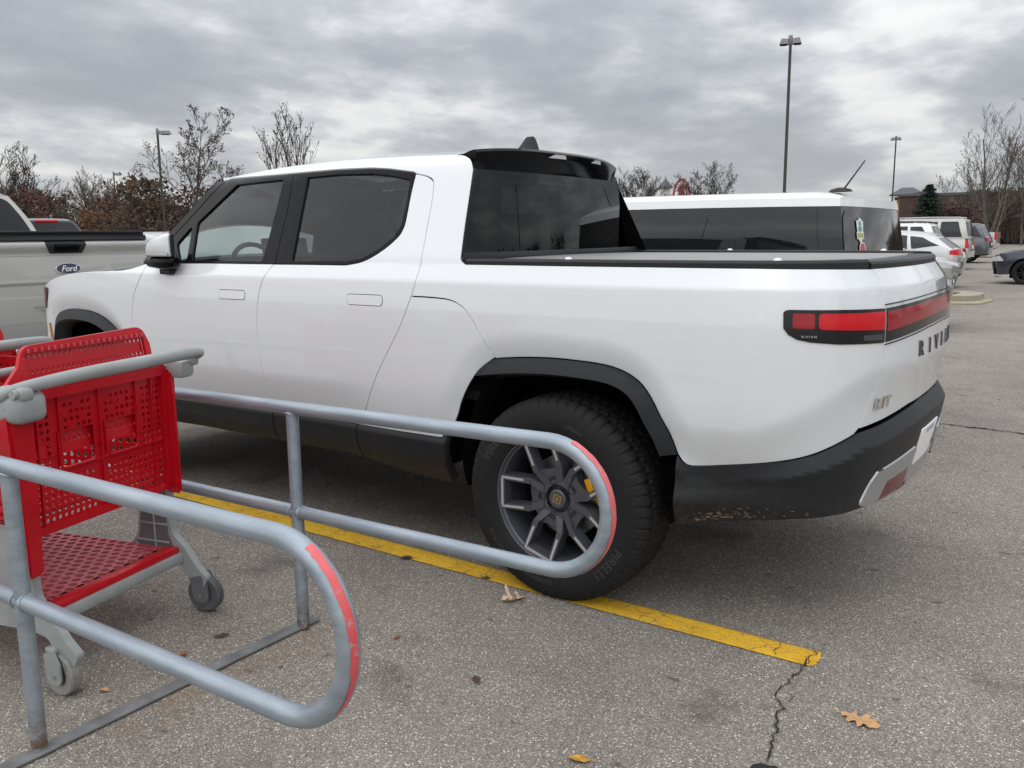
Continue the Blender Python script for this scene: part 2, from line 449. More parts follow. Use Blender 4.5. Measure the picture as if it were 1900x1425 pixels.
def crs(pts, n=8, closed=False):
    out = []; k = len(pts)
    rngi = range(k) if closed else range(k-1)
    for i in rngi:
        if closed: p0, p1, p2, p3 = pts[i-1], pts[i], pts[(i+1) % k], pts[(i+2) % k]
        else: p0, p1, p2, p3 = pts[max(0, i-1)], pts[i], pts[i+1], pts[min(k-1, i+2)]
        for j in range(n):
            t = j/n
            out.append(tuple(.5*(2*b+(c-a)*t+(2*a-5*b+4*c-d)*t*t+(3*b-a-3*c+d)*t**3) for a, b, c, d in zip(p0, p1, p2, p3)))
    if not closed: out.append(tuple(pts[-1]))
    return out
def fillet(poly, rad, n=5):
    """round the corners of a polygon; rad is a number or a list"""
    out = []; k = len(poly)
    for i in range(k):
        rr = rad[i] if hasattr(rad, '__len__') else rad
        a, b, c = Vector(poly[i-1]), Vector(poly[i]), Vector(poly[(i+1) % k])
        d1 = (a-b); d2 = (c-b); l1, l2 = d1.length, d2.length
        if rr <= 0 or l1 < 1e-9 or l2 < 1e-9: out.append(tuple(b)); continue
        d1 /= l1; d2 /= l2
        ang = math.acos(max(-1, min(1, d1.dot(d2))))
        if ang > 3.05: out.append(tuple(b)); continue
        t = min(rr/math.tan(ang/2), l1*.49, l2*.49); r2 = t*math.tan(ang/2)
        cen = b + (d1+d2).normalized()*(r2/math.sin(ang/2))
        p1 = b+d1*t-cen; p2 = b+d2*t-cen
        a1 = math.atan2(p1.y, p1.x); da = math.atan2(p2.y, p2.x)-a1
        while da > math.pi: da -= 2*math.pi
        while da < -math.pi: da += 2*math.pi
        for j in range(n+1):
            q = a1+da*j/n; out.append((cen.x+r2*math.cos(q), cen.y+r2*math.sin(q)))
    return out
def area(poly): return .5*sum(poly[i-1][0]*poly[i][1]-poly[i][0]*poly[i-1][1] for i in range(len(poly)))
def clean(poly, eps=1e-4):
    out = []
    for q in poly:
        if not out or math.hypot(q[0]-out[-1][0], q[1]-out[-1][1]) > eps: out.append(tuple(q))
    if math.hypot(out[0][0]-out[-1][0], out[0][1]-out[-1][1]) < eps: out.pop()
    return out
def inset_poly(poly, g):
    if g == 0: return poly
    k = len(poly); sg = 1 if area(poly) > 0 else -1; out = []
    for i in range(k):
        a, b, c = poly[i-1], poly[i], poly[(i+1) % k]
        n1 = Vector((-(b[1]-a[1]), b[0]-a[0])); n2 = Vector((-(c[1]-b[1]), c[0]-b[0]))
        n1 = n1.normalized()*sg if n1.length > 1e-9 else n1; n2 = n2.normalized()*sg if n2.length > 1e-9 else n2
        m = n1+n2
        if m.length < .3: m = n1
        m = m.normalized(); q = max(.5, m.dot(n1)); out.append((b[0]+m.x*g/q, b[1]+m.y*g/q))
    return out

def panel(name, poly, F, mat, parent, thick=.018, step=.05, gap=.0031, holes=(), sign=-1, bevel=True, stepv=None, **kw):
    """a skin cut from the surface F(u,v): polygon in (u,v), turned-in edges, true surface normals"""
    poly = inset_poly(clean(poly), gap)
    holes = [inset_poly(clean(h), -gap) if gap else clean(h) for h in holes]
    loops = [poly]+list(holes); flat = [q for l in loops for q in l]
    tri = tessellate_polygon([[Vector((*q, 0)) for q in l] for l in loops])
    bm = bmesh.new(); vs = [bm.verts.new((*q, 0)) for q in flat]
    for t in tri:
        a, b, c = (flat[i] for i in t)
        if abs((b[0]-a[0])*(c[1]-a[1])-(b[1]-a[1])*(c[0]-a[0])) < 1e-10: continue
        try: bm.faces.new([vs[i] for i in t])
        except ValueError: pass
    stepv = stepv or step
    for ax, st in ((0, step), (1, stepv)):
        lo = min(q[ax] for q in flat); hi = max(q[ax] for q in flat); k = math.floor(lo/st)+1
        while k*st < hi-1e-6:
            co = [0, 0, 0]; co[ax] = k*st; no = [0, 0, 0]; no[ax] = 1
            bmesh.ops.bisect_plane(bm, geom=bm.verts[:]+bm.edges[:]+bm.faces[:], dist=1e-6, plane_co=co, plane_no=no); k += 1
    bmesh.ops.dissolve_degenerate(bm, dist=1e-6, edges=bm.edges[:])
    bm.verts.ensure_lookup_table(); bm.verts.index_update()
    V = []; Nn = []; e = .003
    for q in bm.verts:
        s_, z_ = q.co.x, q.co.y
        P = Vector(F(s_, z_)); a = Vector(F(s_+e, z_))-Vector(F(s_-e, z_)); b = Vector(F(s_, z_+e))-Vector(F(s_, z_-e))
        n = a.cross(b); n = n.normalized()*sign if n.length > 1e-12 else Vector((0, 1, 0))
        V.append(P); Nn.append(n)
    faces = []; nor = []
    for f in bm.faces:
        ids = [q.index for q in f.verts]
        fn = Vector((0, 0, 0)); nm = Vector((0, 0, 0))
        for k in range(len(ids)):
            fn += (V[ids[k-1]]-V[ids[0]]).cross(V[ids[k]]-V[ids[0]]); nm += Nn[ids[k]]
        if fn.dot(nm) < 0: ids.reverse()
        faces.append(ids); nor += [tuple(Nn[i]) for i in ids]
    verts = [tuple(q) for q in V]
    if thick:
        for ed in bm.edges:
            if len(ed.link_faces) != 1: continue
            a, b = ed.verts[0].index, ed.verts[1].index
            fc = ed.link_faces[0].calc_center_median(); cen = Vector((fc.x, fc.y)); 
            A, B = V[a], V[b]; bv = min(.0015, thick*.3)
            o = len(verts)
            # soft rolled edge then the return
            mid2 = (Vector((ed.verts[0].co.x, ed.verts[0].co.y))+Vector((ed.verts[1].co.x, ed.verts[1].co.y)))/2
            verts += [tuple(A), tuple(B), tuple(B-Nn[b]*thick), tuple(A-Nn[a]*thick)]
            ids = [o, o+1, o+2, o+3]
            fn = (B-A).cross(-Nn[b])
            cw = Vector(F(cen.x, cen.y)); out = (A+B)/2-cw
            if fn.dot(out) < 0: ids.reverse(); fn = -fn
            fn = fn.normalized() if fn.length > 1e-12 else Vector((0, 0, 1))
            faces.append(ids); 
            for i in ids:
                k = i-o
                base = Nn[a] if k in (0, 3) else Nn[b]
                nor.append(tuple((fn*.75+base*.66).normalized()) if k in (0, 1) and bevel else tuple(fn))
    bm.free()
    me = bpy.data.meshes.new(name); me.from_pydata(verts, [], faces)
    me.polygons.foreach_set('use_smooth', [True]*len(me.polygons))
    me.normals_split_custom_set(nor); me.update()
    if mat: me.materials.append(MATS[mat])
    o = bpy.data.objects.new(name, me); link(o, parent); tag(o, **kw); return o

def text_mesh(txt, size, extrude=.002, shear=0., spacing=1., bold=0.):
    cu = bpy.data.curves.new('lettering', 'FONT'); cu.body = txt; cu.size = size; cu.extrude = extrude; cu.shear = shear; cu.space_character = spacing
    cu.align_x = 'CENTER'; cu.align_y = 'CENTER'; cu.offset = bold; cu.resolution_u = 3
    o = bpy.data.objects.new('lettering', cu); C.objects.link(o)
    dg = bpy.context.evaluated_depsgraph_get()
    me = bpy.data.meshes.new_from_object(o.evaluated_get(dg))
    vs = [q.co.copy() for q in me.vertices]; fs = [tuple(p_.vertices) for p_ in me.polygons]
    bpy.data.objects.remove(o); bpy.data.meshes.remove(me); bpy.data.curves.remove(cu)
    return vs, fs
def text_on(name, txt, size, fn, mat, parent, **kw):
    vs, fs = text_mesh(txt, size, **kw)
    mb = MB(); mb.add([fn(q.x, q.y, q.z) for q in vs], fs)
    return mb.build(name, mat, parent, smooth=None)
# ------------------------------------------------------------------ the white electric pickup
# body surface: a plan outline (s runs along it, s = x on the side) set in by a section profile
def _cr(pts,n=24):
    out=[]
    P=[pts[0]]+list(pts)+[pts[-1]]
    for i in range(1,len(P)-2):
        p0,p1,p2,p3=P[i-1],P[i],P[i+1],P[i+2]
        for k in range(n):
            t=k/n
            out.append(tuple(.5*((2*b)+(c-a)*t+(2*a-5*b+4*c-d)*t*t+(3*b-a-3*c+d)*t**3) for a,b,c,d in zip(p0,p1,p2,p3)))
    out.append(tuple(pts[-1])); return out
def lerp_tab(tab,v):
    if v<=tab[0][0]: return tab[0][1]
    for (a,b),(c,d) in zip(tab,tab[1:]):
        if v<=c: return b+(d-b)*(v-a)/(c-a)
    return tab[-1][1]
def smooth_tab(tab,n=60):
    # monotone-ish cubic resample of a table into a fine table
    f=_cr(tab,n); return f
PLAN=[(-1.25,-.06),(-1.25,.06),(-1.243,.25),(-1.219,.45),(-1.185,.62),(-1.135,.755),(-1.05,.862),(-.92,.928),(-.75,.962),(-.5,.982),(-.1,.992),(.6,.992),(1.5,.990),(2.4,.990),(3.2,.988),(3.7,.972),(3.95,.935),(4.08,.86),(4.16,.74),(4.22,.55),(4.25,.3),(4.262,.06),(4.262,-.06)]
_pl=_cr(PLAN,16)
_S=[0.]
for a,b in zip(_pl,_pl[1:]): _S.append(_S[-1]+math.hypot(b[0]-a[0],b[1]-a[1]))
# shift so that s = x at x=1
for i,(a,b) in enumerate(zip(_pl,_pl[1:])):
    if a[0]<=1.0<b[0] and a[1]>.5:
        _off=_S[i]+(1-a[0])/(b[0]-a[0])*(_S[i+1]-_S[i])-1.0
_S=[v-_off for v in _S]
_tg=[]
for i in range(len(_pl)):
    a=_pl[max(0,i-2)];b=_pl[min(len(_pl)-1,i+2)]; L=math.hypot(b[0]-a[0],b[1]-a[1]); _tg.append(((b[0]-a[0])/L,(b[1]-a[1])/L))
def _at(px, k):
    for i in range(len(_pl)-1):
        if (_pl[i][1]-0)*(_pl[i+1][1]-0) <= 0 and _pl[i][0]*k > 0 and abs(_pl[i][0]) > .5:
            return _S[i]+(0-_pl[i][1])/(_pl[i+1][1]-_pl[i][1]+1e-12)*(_S[i+1]-_S[i])
S0=_at(0,-1); S1=_at(0,1)
def plan(s):
    m=1
    if s<S0: s=2*S0-s; m=-1
    elif s>S1: s=2*S1-s; m=-1
    i=min(max(bisect.bisect(_S,s)-1,0),len(_S)-2)
    t=(s-_S[i])/(_S[i+1]-_S[i])
    x=_pl[i][0]+(_pl[i+1][0]-_pl[i][0])*t; y=_pl[i][1]+(_pl[i+1][1]-_pl[i][1])*t
    tx=_tg[i][0]+(_tg[i+1][0]-_tg[i][0])*t; ty=_tg[i][1]+(_tg[i+1][1]-_tg[i][1])*t
    L=math.hypot(tx,ty)
    return x,y*m,-ty/L,tx/L*m
S_REAR=_S[0]; S_FRONT=_S[-1]
LOW=_cr([(.2,.16),(.42,.082),(.5,.062),(.58,.045),(.66,.026),(.74,.010),(.85,.0),(.98,.0),(1.12,.004),(1.22,.009),(1.28,.0135),(1.303,.0160),(1.311,.0180),(1.319,.0222),(1.345,.0380),(1.385,.062)],20)
GH=_cr([(0,.062),(.06,.074),(.2,.112),(.5,.190),(.8,.268),(.87,.296),(.93,.335),(.97,.385),(1.0,.47)],24)
ZR=_cr([(0,1.895),(.5,1.902),(.8,1.908),(1.1,1.918),(1.5,1.920),(1.9,1.908),(2.2,1.886),(2.4,1.871),(2.7,1.86),(3.4,1.86)],16)
def _fast(tab):
    xs=[a for a,_ in tab]
    def f(v):
        if v<=xs[0]:
            return tab[0][1]
        if v>=xs[-1]: return tab[-1][1]
        i=bisect.bisect(xs,v)-1; a,b=tab[i]; c,d=tab[i+1]
        return b+(d-b)*(v-a)/(c-a) if c>a else b
    return f
low=_fast(LOW); gh=_fast(GH); zr=_fast(ZR)
ZB=1.385
def sst(a,b,v):
    t=min(1,max(0,(v-a)/(b-a))); return t*t*(3-2*t)
ARCH_R = [(.542, .646), (.498, .722), (.472, .785), (.425, .867), (.369, .937), (.308, .982), (.278, .995), (.159, 1.009), (.023, 1.017), (-.11, 1.016), (-.238, 1.008), (-.319, .989), (-.383, .955), (-.43, .902), (-.473, .825), (-.508, .764), (-.535, .690)]
ARCH_F = [(3.449+a, b) for a, b in [(-.545, .63), (-.50, .74), (-.45, .85), (-.38, .953), (-.28, 1.013), (-.17, 1.050), (-.03, 1.070), (.127, 1.072), (.24, 1.06), (.33, 1.036), (.395, .985), (.44, .90), (.48, .80), (.515, .70)]]
ARCH_RS=_cr(ARCH_R,3); ARCH_FS=_cr(ARCH_F,3)
def arch_dist(line,s,z):
    best=9.
    for (x0,y0),(x1,y1) in zip(line,line[1:]):
        dx=x1-x0; dy=y1-y0; t=((s-x0)*dx+(z-y0)*dy)/(dx*dx+dy*dy); t=0 if t<0 else 1 if t>1 else t
        q=(s-x0-dx*t)**2+(z-y0-dy*t)**2
        if q<best: best=q
    return math.sqrt(best)
def inset(s,z):
    if z<=ZB: d=low(z)
    else: d=gh((z-ZB)/(zr(s)-ZB))
    if z<1.17:
        # the skin turns under along the wheel arches
        for line,x0 in ((ARCH_RS,0.),(ARCH_FS,3.449)):
            if abs(s-x0)<.72:
                dd=arch_dist(line,s,z)
                if dd<.12: d+=.026*(1-sst(-.10,.105,dd))*2*sst(.55,.78,z)
    # lower flanks tuck under below a feature line that climbs towards the tail
    if s<-.4:
        zc=.79+.22*sst(-.75,-1.30,s if s>S0 else 2*S0-s)
        if z<zc+.03: d+=.036*(1-math.exp(-(max(0,zc+.03-z)/.115)**1.7))*sst(-.42,-.70,s)
    if .85<s<2.85 and z<.83: d+=.030*(1-math.exp(-((.83-z)/.13)**1.7))*sst(.85,1.3,s)*sst(2.85,2.5,s)
    # rear end tucks in a little below and leans
    k=sst(-.6,-1.1,s) if False else min(1,max(0,(-.75-s)/.5))
    if k>0: d+=k*(.05*max(0,.95-z)*0+.035*max(0,(z-1.2)/.2)*.6)
    return d
def surf(s,z,off=0.):
    x,y,nx,ny=plan(s); d=inset(s,z)-off
    return (x-nx*d,y-ny*d,z)
truck = root('pickup_truck', 'white crew cab electric pickup parked with its rear wheel on the yellow line', 'pickup truck')
LEFT = []          # parts of the left flank, mirrored to the right at the end
def lp(o): LEFT.append(o); return o
ZE = lambda s: ZB+.93*(zr(s)-ZB)
SEAM_T = crs([(-1.327, 1.374), (-1.341, 1.354), (-1.347, 1.326), (-1.344, 1.295), (-1.335, 1.238), (-1.322, 1.116), (-1.319, 1.059), (-1.312, .996), (-1.297, .941), (-1.275, .886), (-1.243, .812)], 3)
BUMP_T = [(-.535, .690), (-.570, .653), (-.632, .654), (-.738, .671), (-.912, .701), (-1.024, .728), (-1.144, .768), (-1.243, .802)]
DOOR_R = [(.892, 1.788), (.841, 1.779), (.795, 1.764), (.766, 1.735), (.746, 1.651), (.728, 1.529), (.708, 1.396), (.702, 1.309), (.724, 1.242)]
DOOR_R2 = [(.724, 1.242), (.788, 1.111), (.875, .976), (.943, .869), (1.025, .726), (1.091, .651)]
SPLIT = [(1.753, 1.832), (1.706, 1.636), (1.671, 1.372)]
SPLIT2 = [(1.671, 1.372), (1.690, 1.350), (1.707, 1.317), (1.735, 1.262), (1.759, 1.183), (1.769, 1.08), (1.766, .975), (1.754, .879), (1.746, .8), (1.736, .718), (1.730, .642)]
DOOR_F = [(2.76, 1.366), (2.768, 1.316), (2.81, 1.251), (2.848, 1.197), (2.873, 1.112), (2.883, 1.037), (2.875, .988), (2.85, .831), (2.83, .640)]
WIN_R = [(1.166, 1.373), (1.064, 1.390), (.971, 1.432), (.894, 1.493), (.870, 1.539), (.872, 1.592), (.886, 1.693), (.892, 1.788)]
GEAR = [(.724, 1.242), (.609, 1.241), (.504, 1.233), (.437, 1.206), (.387, 1.158), (.344, 1.097), (.302, 1.036), (.281, .998)]
ALINE = [(2.343, 1.822), (2.407, 1.745), (2.505, 1.637), (2.602, 1.533), (2.69, 1.430), (2.745, 1.366)]
HOODS = [(2.775, 1.362), (2.866, 1.341), (2.943, 1.327), (3.026, 1.320), (3.2, 1.315), (3.401, 1.306), (3.612, 1.289), (3.777, 1.262), (3.92, 1.225), (4.0, 1.195)]
PIL = [(.72, ZE(.72)), (.663, ZE(.663)-.004), (.600, 1.840), (.567, 1.803), (.556, 1.766), (.517, 1.544), (.494, 1.435), (.484, 1.402), (.455, 1.384)]
# -- body side stamping: roof rail, rear pillar, bed side
roof_line = [(s, ZE(s)) for s in (2.395, 2.25, 2.0, 1.75, 1.5, 1.25, 1.0, .85)]
top_win = [(.911, 1.797), (1.073, 1.820), (1.196, 1.831), (1.439, 1.836), (1.748, 1.833), (2.023, 1.831), (2.313, 1.833), (2.343, 1.824)]
# the arch runs only as far forward as the gear door seam
ar = crs(ARCH_R, 3); ar_rear = [q for q in ar if q[0] <= .281]; ar_front = [q for q in ar if q[0] > .281]
bs = roof_line + crs(PIL, 4) + [(.3, 1.384), (0, 1.383), (-.4, 1.383), (-.8, 1.382), (-1.1, 1.379)] + SEAM_T + crs(BUMP_T, 3)[::-1][1:] \
    + ar_rear[::-1][1:] + crs(GEAR, 3)[::-1] + crs(DOOR_R, 3)[::-1][1:] + top_win
panel('bed_side', bs, surf, 'white_paint', truck, step=.024, stepv=.022)
# the far pillar: its trailing edge stands a little further forward
fwd = lambda q: (q[0]+.125*sst(1.385, 1.41, q[1]), q[1]) if q[0] < .70 and q[1] > 1.384 else q
bsr = [fwd(q) for q in bs]; o = panel('bed_side', bsr, surf, 'white_paint', truck, step=.06, stepv=.06); o.scale = (1, -1, 1)
lp(panel('gear_door', crs(GEAR, 3)+ar_front[::-1]+[(.60, .645), (1.0, .649)]+crs(DOOR_R2, 3)[::-1], surf, 'white_paint', truck, step=.024, stepv=.022))
rd = crs(SPLIT2, 3)[::-1] + [(1.4, 1.373)] + crs(WIN_R, 4) + crs(DOOR_R, 4)[1:] + crs(DOOR_R2, 3)[1:] + [(1.3, .646)]
rdo = lp(panel('rear_door', rd, surf, 'white_paint', truck, step=.05, stepv=.022))
fd = crs(SPLIT2, 3) + [(2.2, .632)] + crs(DOOR_F, 3)[::-1] + [(2.2, 1.372)]
fdo = lp(panel('front_door', fd, surf, 'white_paint', truck, step=.05, stepv=.022))
ff = crs(HOODS, 3) + [(4.0, 1.0), (3.985, .80), (3.97, .70)] + crs(ARCH_F, 3)[::-1] + [(2.83, .63)] + crs(DOOR_F, 3)[::-1][1:]
lp(panel('front_fender', ff, surf, 'white_paint', truck, step=.03, stepv=.022))
for nm, s0, s1, z0, z1, par in (('door_handle', 1.857, 2.073, 1.187, 1.238, fdo), ('door_handle', .895, 1.121, 1.191, 1.243, rdo)):
    hp = fillet([(s0, z0), (s1, z0), (s1, z1), (s0, z1)], .018, 5)
    panel('handle_gap', hp, lambda s, z: surf(s, z, .0006), 'dark_void', par, thick=0, step=.06, gap=0)
    panel(nm, hp, lambda s, z: surf(s, z, .0022), 'white_paint', par, thick=.002, step=.06, gap=.0028)
# -- window frames and panes
FGL = [(2.361, 1.388), (1.772, 1.388), (1.816, 1.800), (2.205, 1.790), (2.440, 1.588)]
QGL = [(2.476, 1.388), (2.556, 1.475), (2.478, 1.573), (2.408, 1.388)]
RGL = [(1.552, 1.390), (1.630, 1.803), (1.412, 1.807), (1.176, 1.800), (1.035, 1.782), (.922, 1.760), (.903, 1.656), (.895, 1.552), (.917, 1.503), (.992, 1.447), (1.078, 1.406), (1.174, 1.392)]
lp(panel('window_frame', SPLIT[::-1]+[(2.023, 1.830), (2.313, 1.831)]+ALINE+[(2.2, 1.373)], lambda s, z: surf(s, z, -.003), 'gloss_black', truck, thick=.02, step=.08, holes=[fillet(FGL, .02, 3), fillet(QGL, .012, 3)]))
lp(panel('window_frame', SPLIT+[(1.4, 1.374)]+crs(WIN_R, 4)+[(.911, 1.795), (1.073, 1.818), (1.196, 1.829), (1.439, 1.834)], lambda s, z: surf(s, z, -.003), 'gloss_black', truck, thick=.02, step=.08, holes=[RGL]))
lp(panel('front_side_window', inset_poly(fillet(FGL, .02, 3), -.012), lambda s, z: surf(s, z, -.014), 'clear_glass', truck, thick=0, step=.1, gap=0))
lp(panel('quarter_window', inset_poly(fillet(QGL, .012, 3), -.012), lambda s, z: surf(s, z, -.014), 'clear_glass', truck, thick=0, step=.1, gap=0))
lp(panel('rear_side_window', inset_poly(RGL, -.012), lambda s, z: surf(s, z, -.014), 'tint_glass', truck, thick=0, step=.1, gap=0))
lp(panel('front_pillar', ALINE+[(a+.075, b) for a, b in ALINE[::-1]], lambda s, z: surf(s, z, -.001), 'gloss_black', truck, thick=.02, step=.08))
# -- roof, windscreen, hood
def roofF(x, vv):
    P = surf(x, ZE(x)); ye = P[1]
    return (x-.03*0, vv*ye, P[2]+.052*(1-abs(vv)**2.3))
rg = fillet([(.98, -.76), (2.28, -.76), (2.28, .76), (.98, .76)], .08, 4)
panel('roof', [(.655, -1), (2.40, -1), (2.40, 1), (.655, 1)], roofF, 'white_paint', truck, step=.08, stepv=.1, sign=1, thick=.02, gap=.0, holes=[rg])
panel('roof_glass', rg, lambda x, vv: (roofF(x, vv)[0], roofF(x, vv)[1], roofF(x, vv)[2]-.003), 'roof_tint', truck, step=.15, stepv=.15, sign=1, thick=0, gap=.0)
def windF(t, vv):
    a = t*5; i = min(4, int(a)); q = a-i
    s = ALINE[i][0]+.075+(ALINE[i+1][0]-ALINE[i][0])*q; z = ALINE[i][1]+(ALINE[i+1][1]-ALINE[i][1])*q
    P = surf(s, z); b = 1-vv*vv
    return (P[0]+b*(.06+.16*t), vv*P[1], P[2]+b*(.065*(1-t)))
panel('windscreen', [(0, -1), (1, -1), (1, 1), (0, 1)], windF, 'clear_glass', truck, step=.1, stepv=.1, sign=1, thick=0, gap=0)
hs = crs(HOODS, 6)
def hoodF(t, vv):
    a = t*(len(hs)-1); i = min(len(hs)-2, int(a)); q = a-i
    s = hs[i][0]+(hs[i+1][0]-hs[i][0])*q; z = hs[i][1]+(hs[i+1][1]-hs[i][1])*q
    P = surf(s, z-.002); b = 1-abs(vv)**2.6
    return (P[0]+b*.10*t, vv*P[1], P[2]+b*.055*(1-.6*t))
panel('hood', [(0.06, -1), (1, -1), (1, 1), (0.06, 1)], hoodF, 'white_paint', truck, step=.05, stepv=.08, sign=1, thick=.02, gap=.003)
m2 = lambda pts, c: [(2*c-a, b) for a, b in pts[::-1]]
nose = [(4.0, 1.195), (4.0, 1.0), (3.985, .80), (3.97, .70)]
panel('front_panel', nose+m2(nose, S1), surf, 'white_paint', truck, step=.08)
fb = [(3.965, .72), (3.955, .46)]
panel('front_bumper', fb+m2(fb, S1), lambda s, z: surf(s, z, .03), 'black_plastic', truck, step=.08, thick=.08)
lp(panel('headlight', fillet([(3.868, 1.203), (4.35, 1.19), (4.35, 1.03), (3.94, 1.06)], .02, 3), lambda s, z: surf(s, z, .004), 'smoke_lens', truck, step=.05, thick=.01))
lp(panel('marker_lamp', [(3.905, .97), (3.935, .97), (3.955, .82), (3.925, .82)], lambda s, z: surf(s, z, .003), 'amber_lens', truck, step=.05, thick=.01))
# -- arch mouldings, rockers
def moulding(nm, arch, z0):
    a = crs(arch, 3); cl = [(a[0][0], z0)]+a+[(a[-1][0], z0)]
    inn = inset_poly(cl, .062)
    n = len(cl)
    ring = cl[1:-1]+inn[1:-1][::-1]
    o = lp(panel(nm, ring, lambda s, z: surf(s, z, .010), 'black_plastic', truck, step=.08, thick=.10, gap=.001))
    return [q for q in inn[1:-1]]
inR = moulding('arch_moulding', [(.580, .405), (.578, .52)]+ARCH_R, .36); inF = moulding('arch_moulding', ARCH_F, .5)
for inn in (inR, inF):
    mb = MB(); k = len(inn); vs = []
    ext = [(inn[0][0], .38)]+list(inn)+[(inn[-1][0], .38)]
    for s_, z_ in ext:
        P = surf(s_, z_); vs += [(P[0], P[1]-.03, z_), (P[0], .50, z_)]
    k = len(ext)
    mb.add(vs, [(2*i, 2*i+1, 2*i+3, 2*i+2) for i in range(k-1)])
    mb.add([(q[0], .50, q[1]) for q in ext], [tuple(range(k))])
    lp(mb.build('wheel_well', 'dark_void', truck, smooth=None))
def rockF(s, z): return surf(s, z, .034*sst(.650, .585, z)-.045*sst(.53, .38, z))
rb = lambda s: .388+.052*sst(.55, 1.2, s)
for a, b in ((.556, 1.105), (1.112, 1.724), (1.731, 2.93)):
    ks = [a+(b-a)*i/6 for i in range(7)]
    lp(panel('rocker_panel', [(s, .640) for s in ks]+[(s+.03, rb(s)) for s in ks[::-1]], rockF, 'black_plastic', truck, step=.3, stepv=.012, thick=.05, gap=.0025))
lp(panel('sill_trim', [(.575, .624), (1.5, .618), (1.5, .636), (.575, .641)], lambda s, z: rockF(s, z) if False else surf(s, z, .021), 'white_paint', truck, step=.2, thick=.02, gap=0))
# -- dark shell behind the seams, underbody
ri = [(q[0], q[1]) for q in inset_poly([(.7, .5)]+crs(ARCH_R, 2)+[(-.7, .5)], -.02)][1:-1]
fi = [(q[0], q[1]) for q in inset_poly([(2.8, .5)]+crs(ARCH_F, 2)+[(4.1, .5)], -.02)][1:-1]
ri = [(a, b) for a, b in crs(ARCH_R, 2)]; fi = [(a, b) for a, b in crs(ARCH_F, 2)]
shell = [(-1.25, 1.37), (-1.25, .72), (-.545, .70)]+[(a*1.0, b+.012) for a, b in ri[::-1]]+[(.58, .60), (2.85, .60)]+[(a, b+.012) for a, b in fi]+[(3.95, .72), (3.95, 1.18), (3.6, 1.27), (3.0, 1.30), (2.70, 1.35)]
lp(panel('inner_panel', shell, lambda s, z: surf(s, z, -.022), 'dark_void', truck, step=.3, thick=0, gap=0))
lp(panel('inner_panel', [(.50, 1.37), (.80, 1.37), (.86, 1.50), (.86, 1.60), (.875, 1.80), (1.1, 1.83), (1.1, 1.85), (.70, 1.85), (.62, 1.83)], lambda s, z: surf(s, z, -.022), 'dark_void', truck, step=.3, thick=0, gap=0))
mb = MB(); mb.box((1.5, 0, .52), (4.9, 1.0, .26), .04); mb.box((1.72, 0, .50), (2.1, 1.72, .14), .03); mb.box((1.8, 0, .60), (2.3, 1.84, .05))
mb.box((-.78, 0, .60), (.5, 1.3, .14), .03); mb.box((3.45, 0, .42), (.14, 1.5, .12)); mb.box((0, 0, .42), (.14, 1.5, .12)); mb.box((1.6, 0, 1.0), (4.6, .9, .5), .05)
mb.build('underbody', 'dark_void', truck)
# -- rear end
gate = SEAM_T+[(-1.43, .826), (-1.67, .846)]
panel('tailgate', gate+m2(gate, S0), surf, 'white_paint', truck, step=.035, stepv=.05)
tail = panel('tail_light', [(-.905, 1.235), (-.912, 1.243), (-.925, 1.247), (-1.1, 1.246), (-1.332, 1.241), (-1.319, 1.116), (-1.1, 1.123), (-1.0, 1.131), (-.955, 1.140), (-.925, 1.157), (-.907, 1.18)], lambda s, z: surf(s, z, .004), 'smoke_lens', truck, step=.04, thick=.012)
lp(tail)
panel('brake_lens', fillet([(-.940, 1.182), (-1.012, 1.180), (-1.012, 1.231), (-.940, 1.232)], .006, 3), lambda s, z: surf(s, z, .0055), 'red_lens_dark', tail, step=.04, thick=.003, gap=0)
panel('brake_lens', fillet([(-1.026, 1.178), (-1.318, 1.165), (-1.325, 1.228), (-1.026, 1.231)], [.012, .004, .004, .012], 4), lambda s, z: surf(s, z, .0055), 'red_lens', tail, step=.03, thick=.003, gap=0)
panel('reverse_lens', [(-1.20, 1.134), (-1.302, 1.130), (-1.304, 1.150), (-1.20, 1.152)], lambda s, z: surf(s, z, .0052), 'letter_grey', tail, step=.04, thick=.002, gap=0)
text_on('lens_lettering', 'RIVIAN', .0115, lambda x, y, z: surf(-.995-x, 1.153+y, .0062+z), 'chrome', tail, extrude=.0003, spacing=1.5)
bar = [(-1.337, 1.241), (-1.55, 1.247), (-1.75, 1.252), (S0, 1.254)]; barb = [(-1.324, 1.117), (-1.55, 1.131), (-1.75, 1.143), (S0, 1.147)]
lb = panel('light_bar', bar+m2(bar, S0)[1:]+m2(barb, S0)[::-1]+barb[::-1][1:], lambda s, z: surf(s, z, .004), 'smoke_lens', truck, step=.035, thick=.012)
rl = [(-1.342, 1.226), (-1.55, 1.233), (-1.75, 1.238), (S0, 1.240)]; rlb = [(-1.336, 1.158), (-1.55, 1.171), (-1.75, 1.181), (S0, 1.184)]
panel('brake_lens', rl+m2(rl, S0)[1:]+m2(rlb, S0)[::-1]+rlb[::-1][1:], lambda s, z: surf(s, z, .0058), 'red_lens_dark', lb, step=.035, thick=.003, gap=0)
for zo, w_ in ((.0115, .004), (-.004, .003)):
    c1 = [(a, b+zo) for a, b in (bar if zo > 0 else barb)]; c0 = [(a, b+zo-w_) for a, b in (bar if zo > 0 else barb)]
    panel('bar_trim', c1+m2(c1, S0)[1:]+m2(c0, S0)[::-1]+c0[::-1][1:], lambda s, z: surf(s, z, .004), 'gloss_black', lb, step=.05, thick=.004, gap=0)
for ch, off in zip('RIVIAN', (.31, .185, .06, -.06, -.185, -.31)):
    text_on('letter', ch, .083, lambda x, y, z, off=off: surf(S0+off-x*1.15, 1.062+y*1.0, .003+z), 'letter_grey', truck, extrude=.002, bold=.0012)
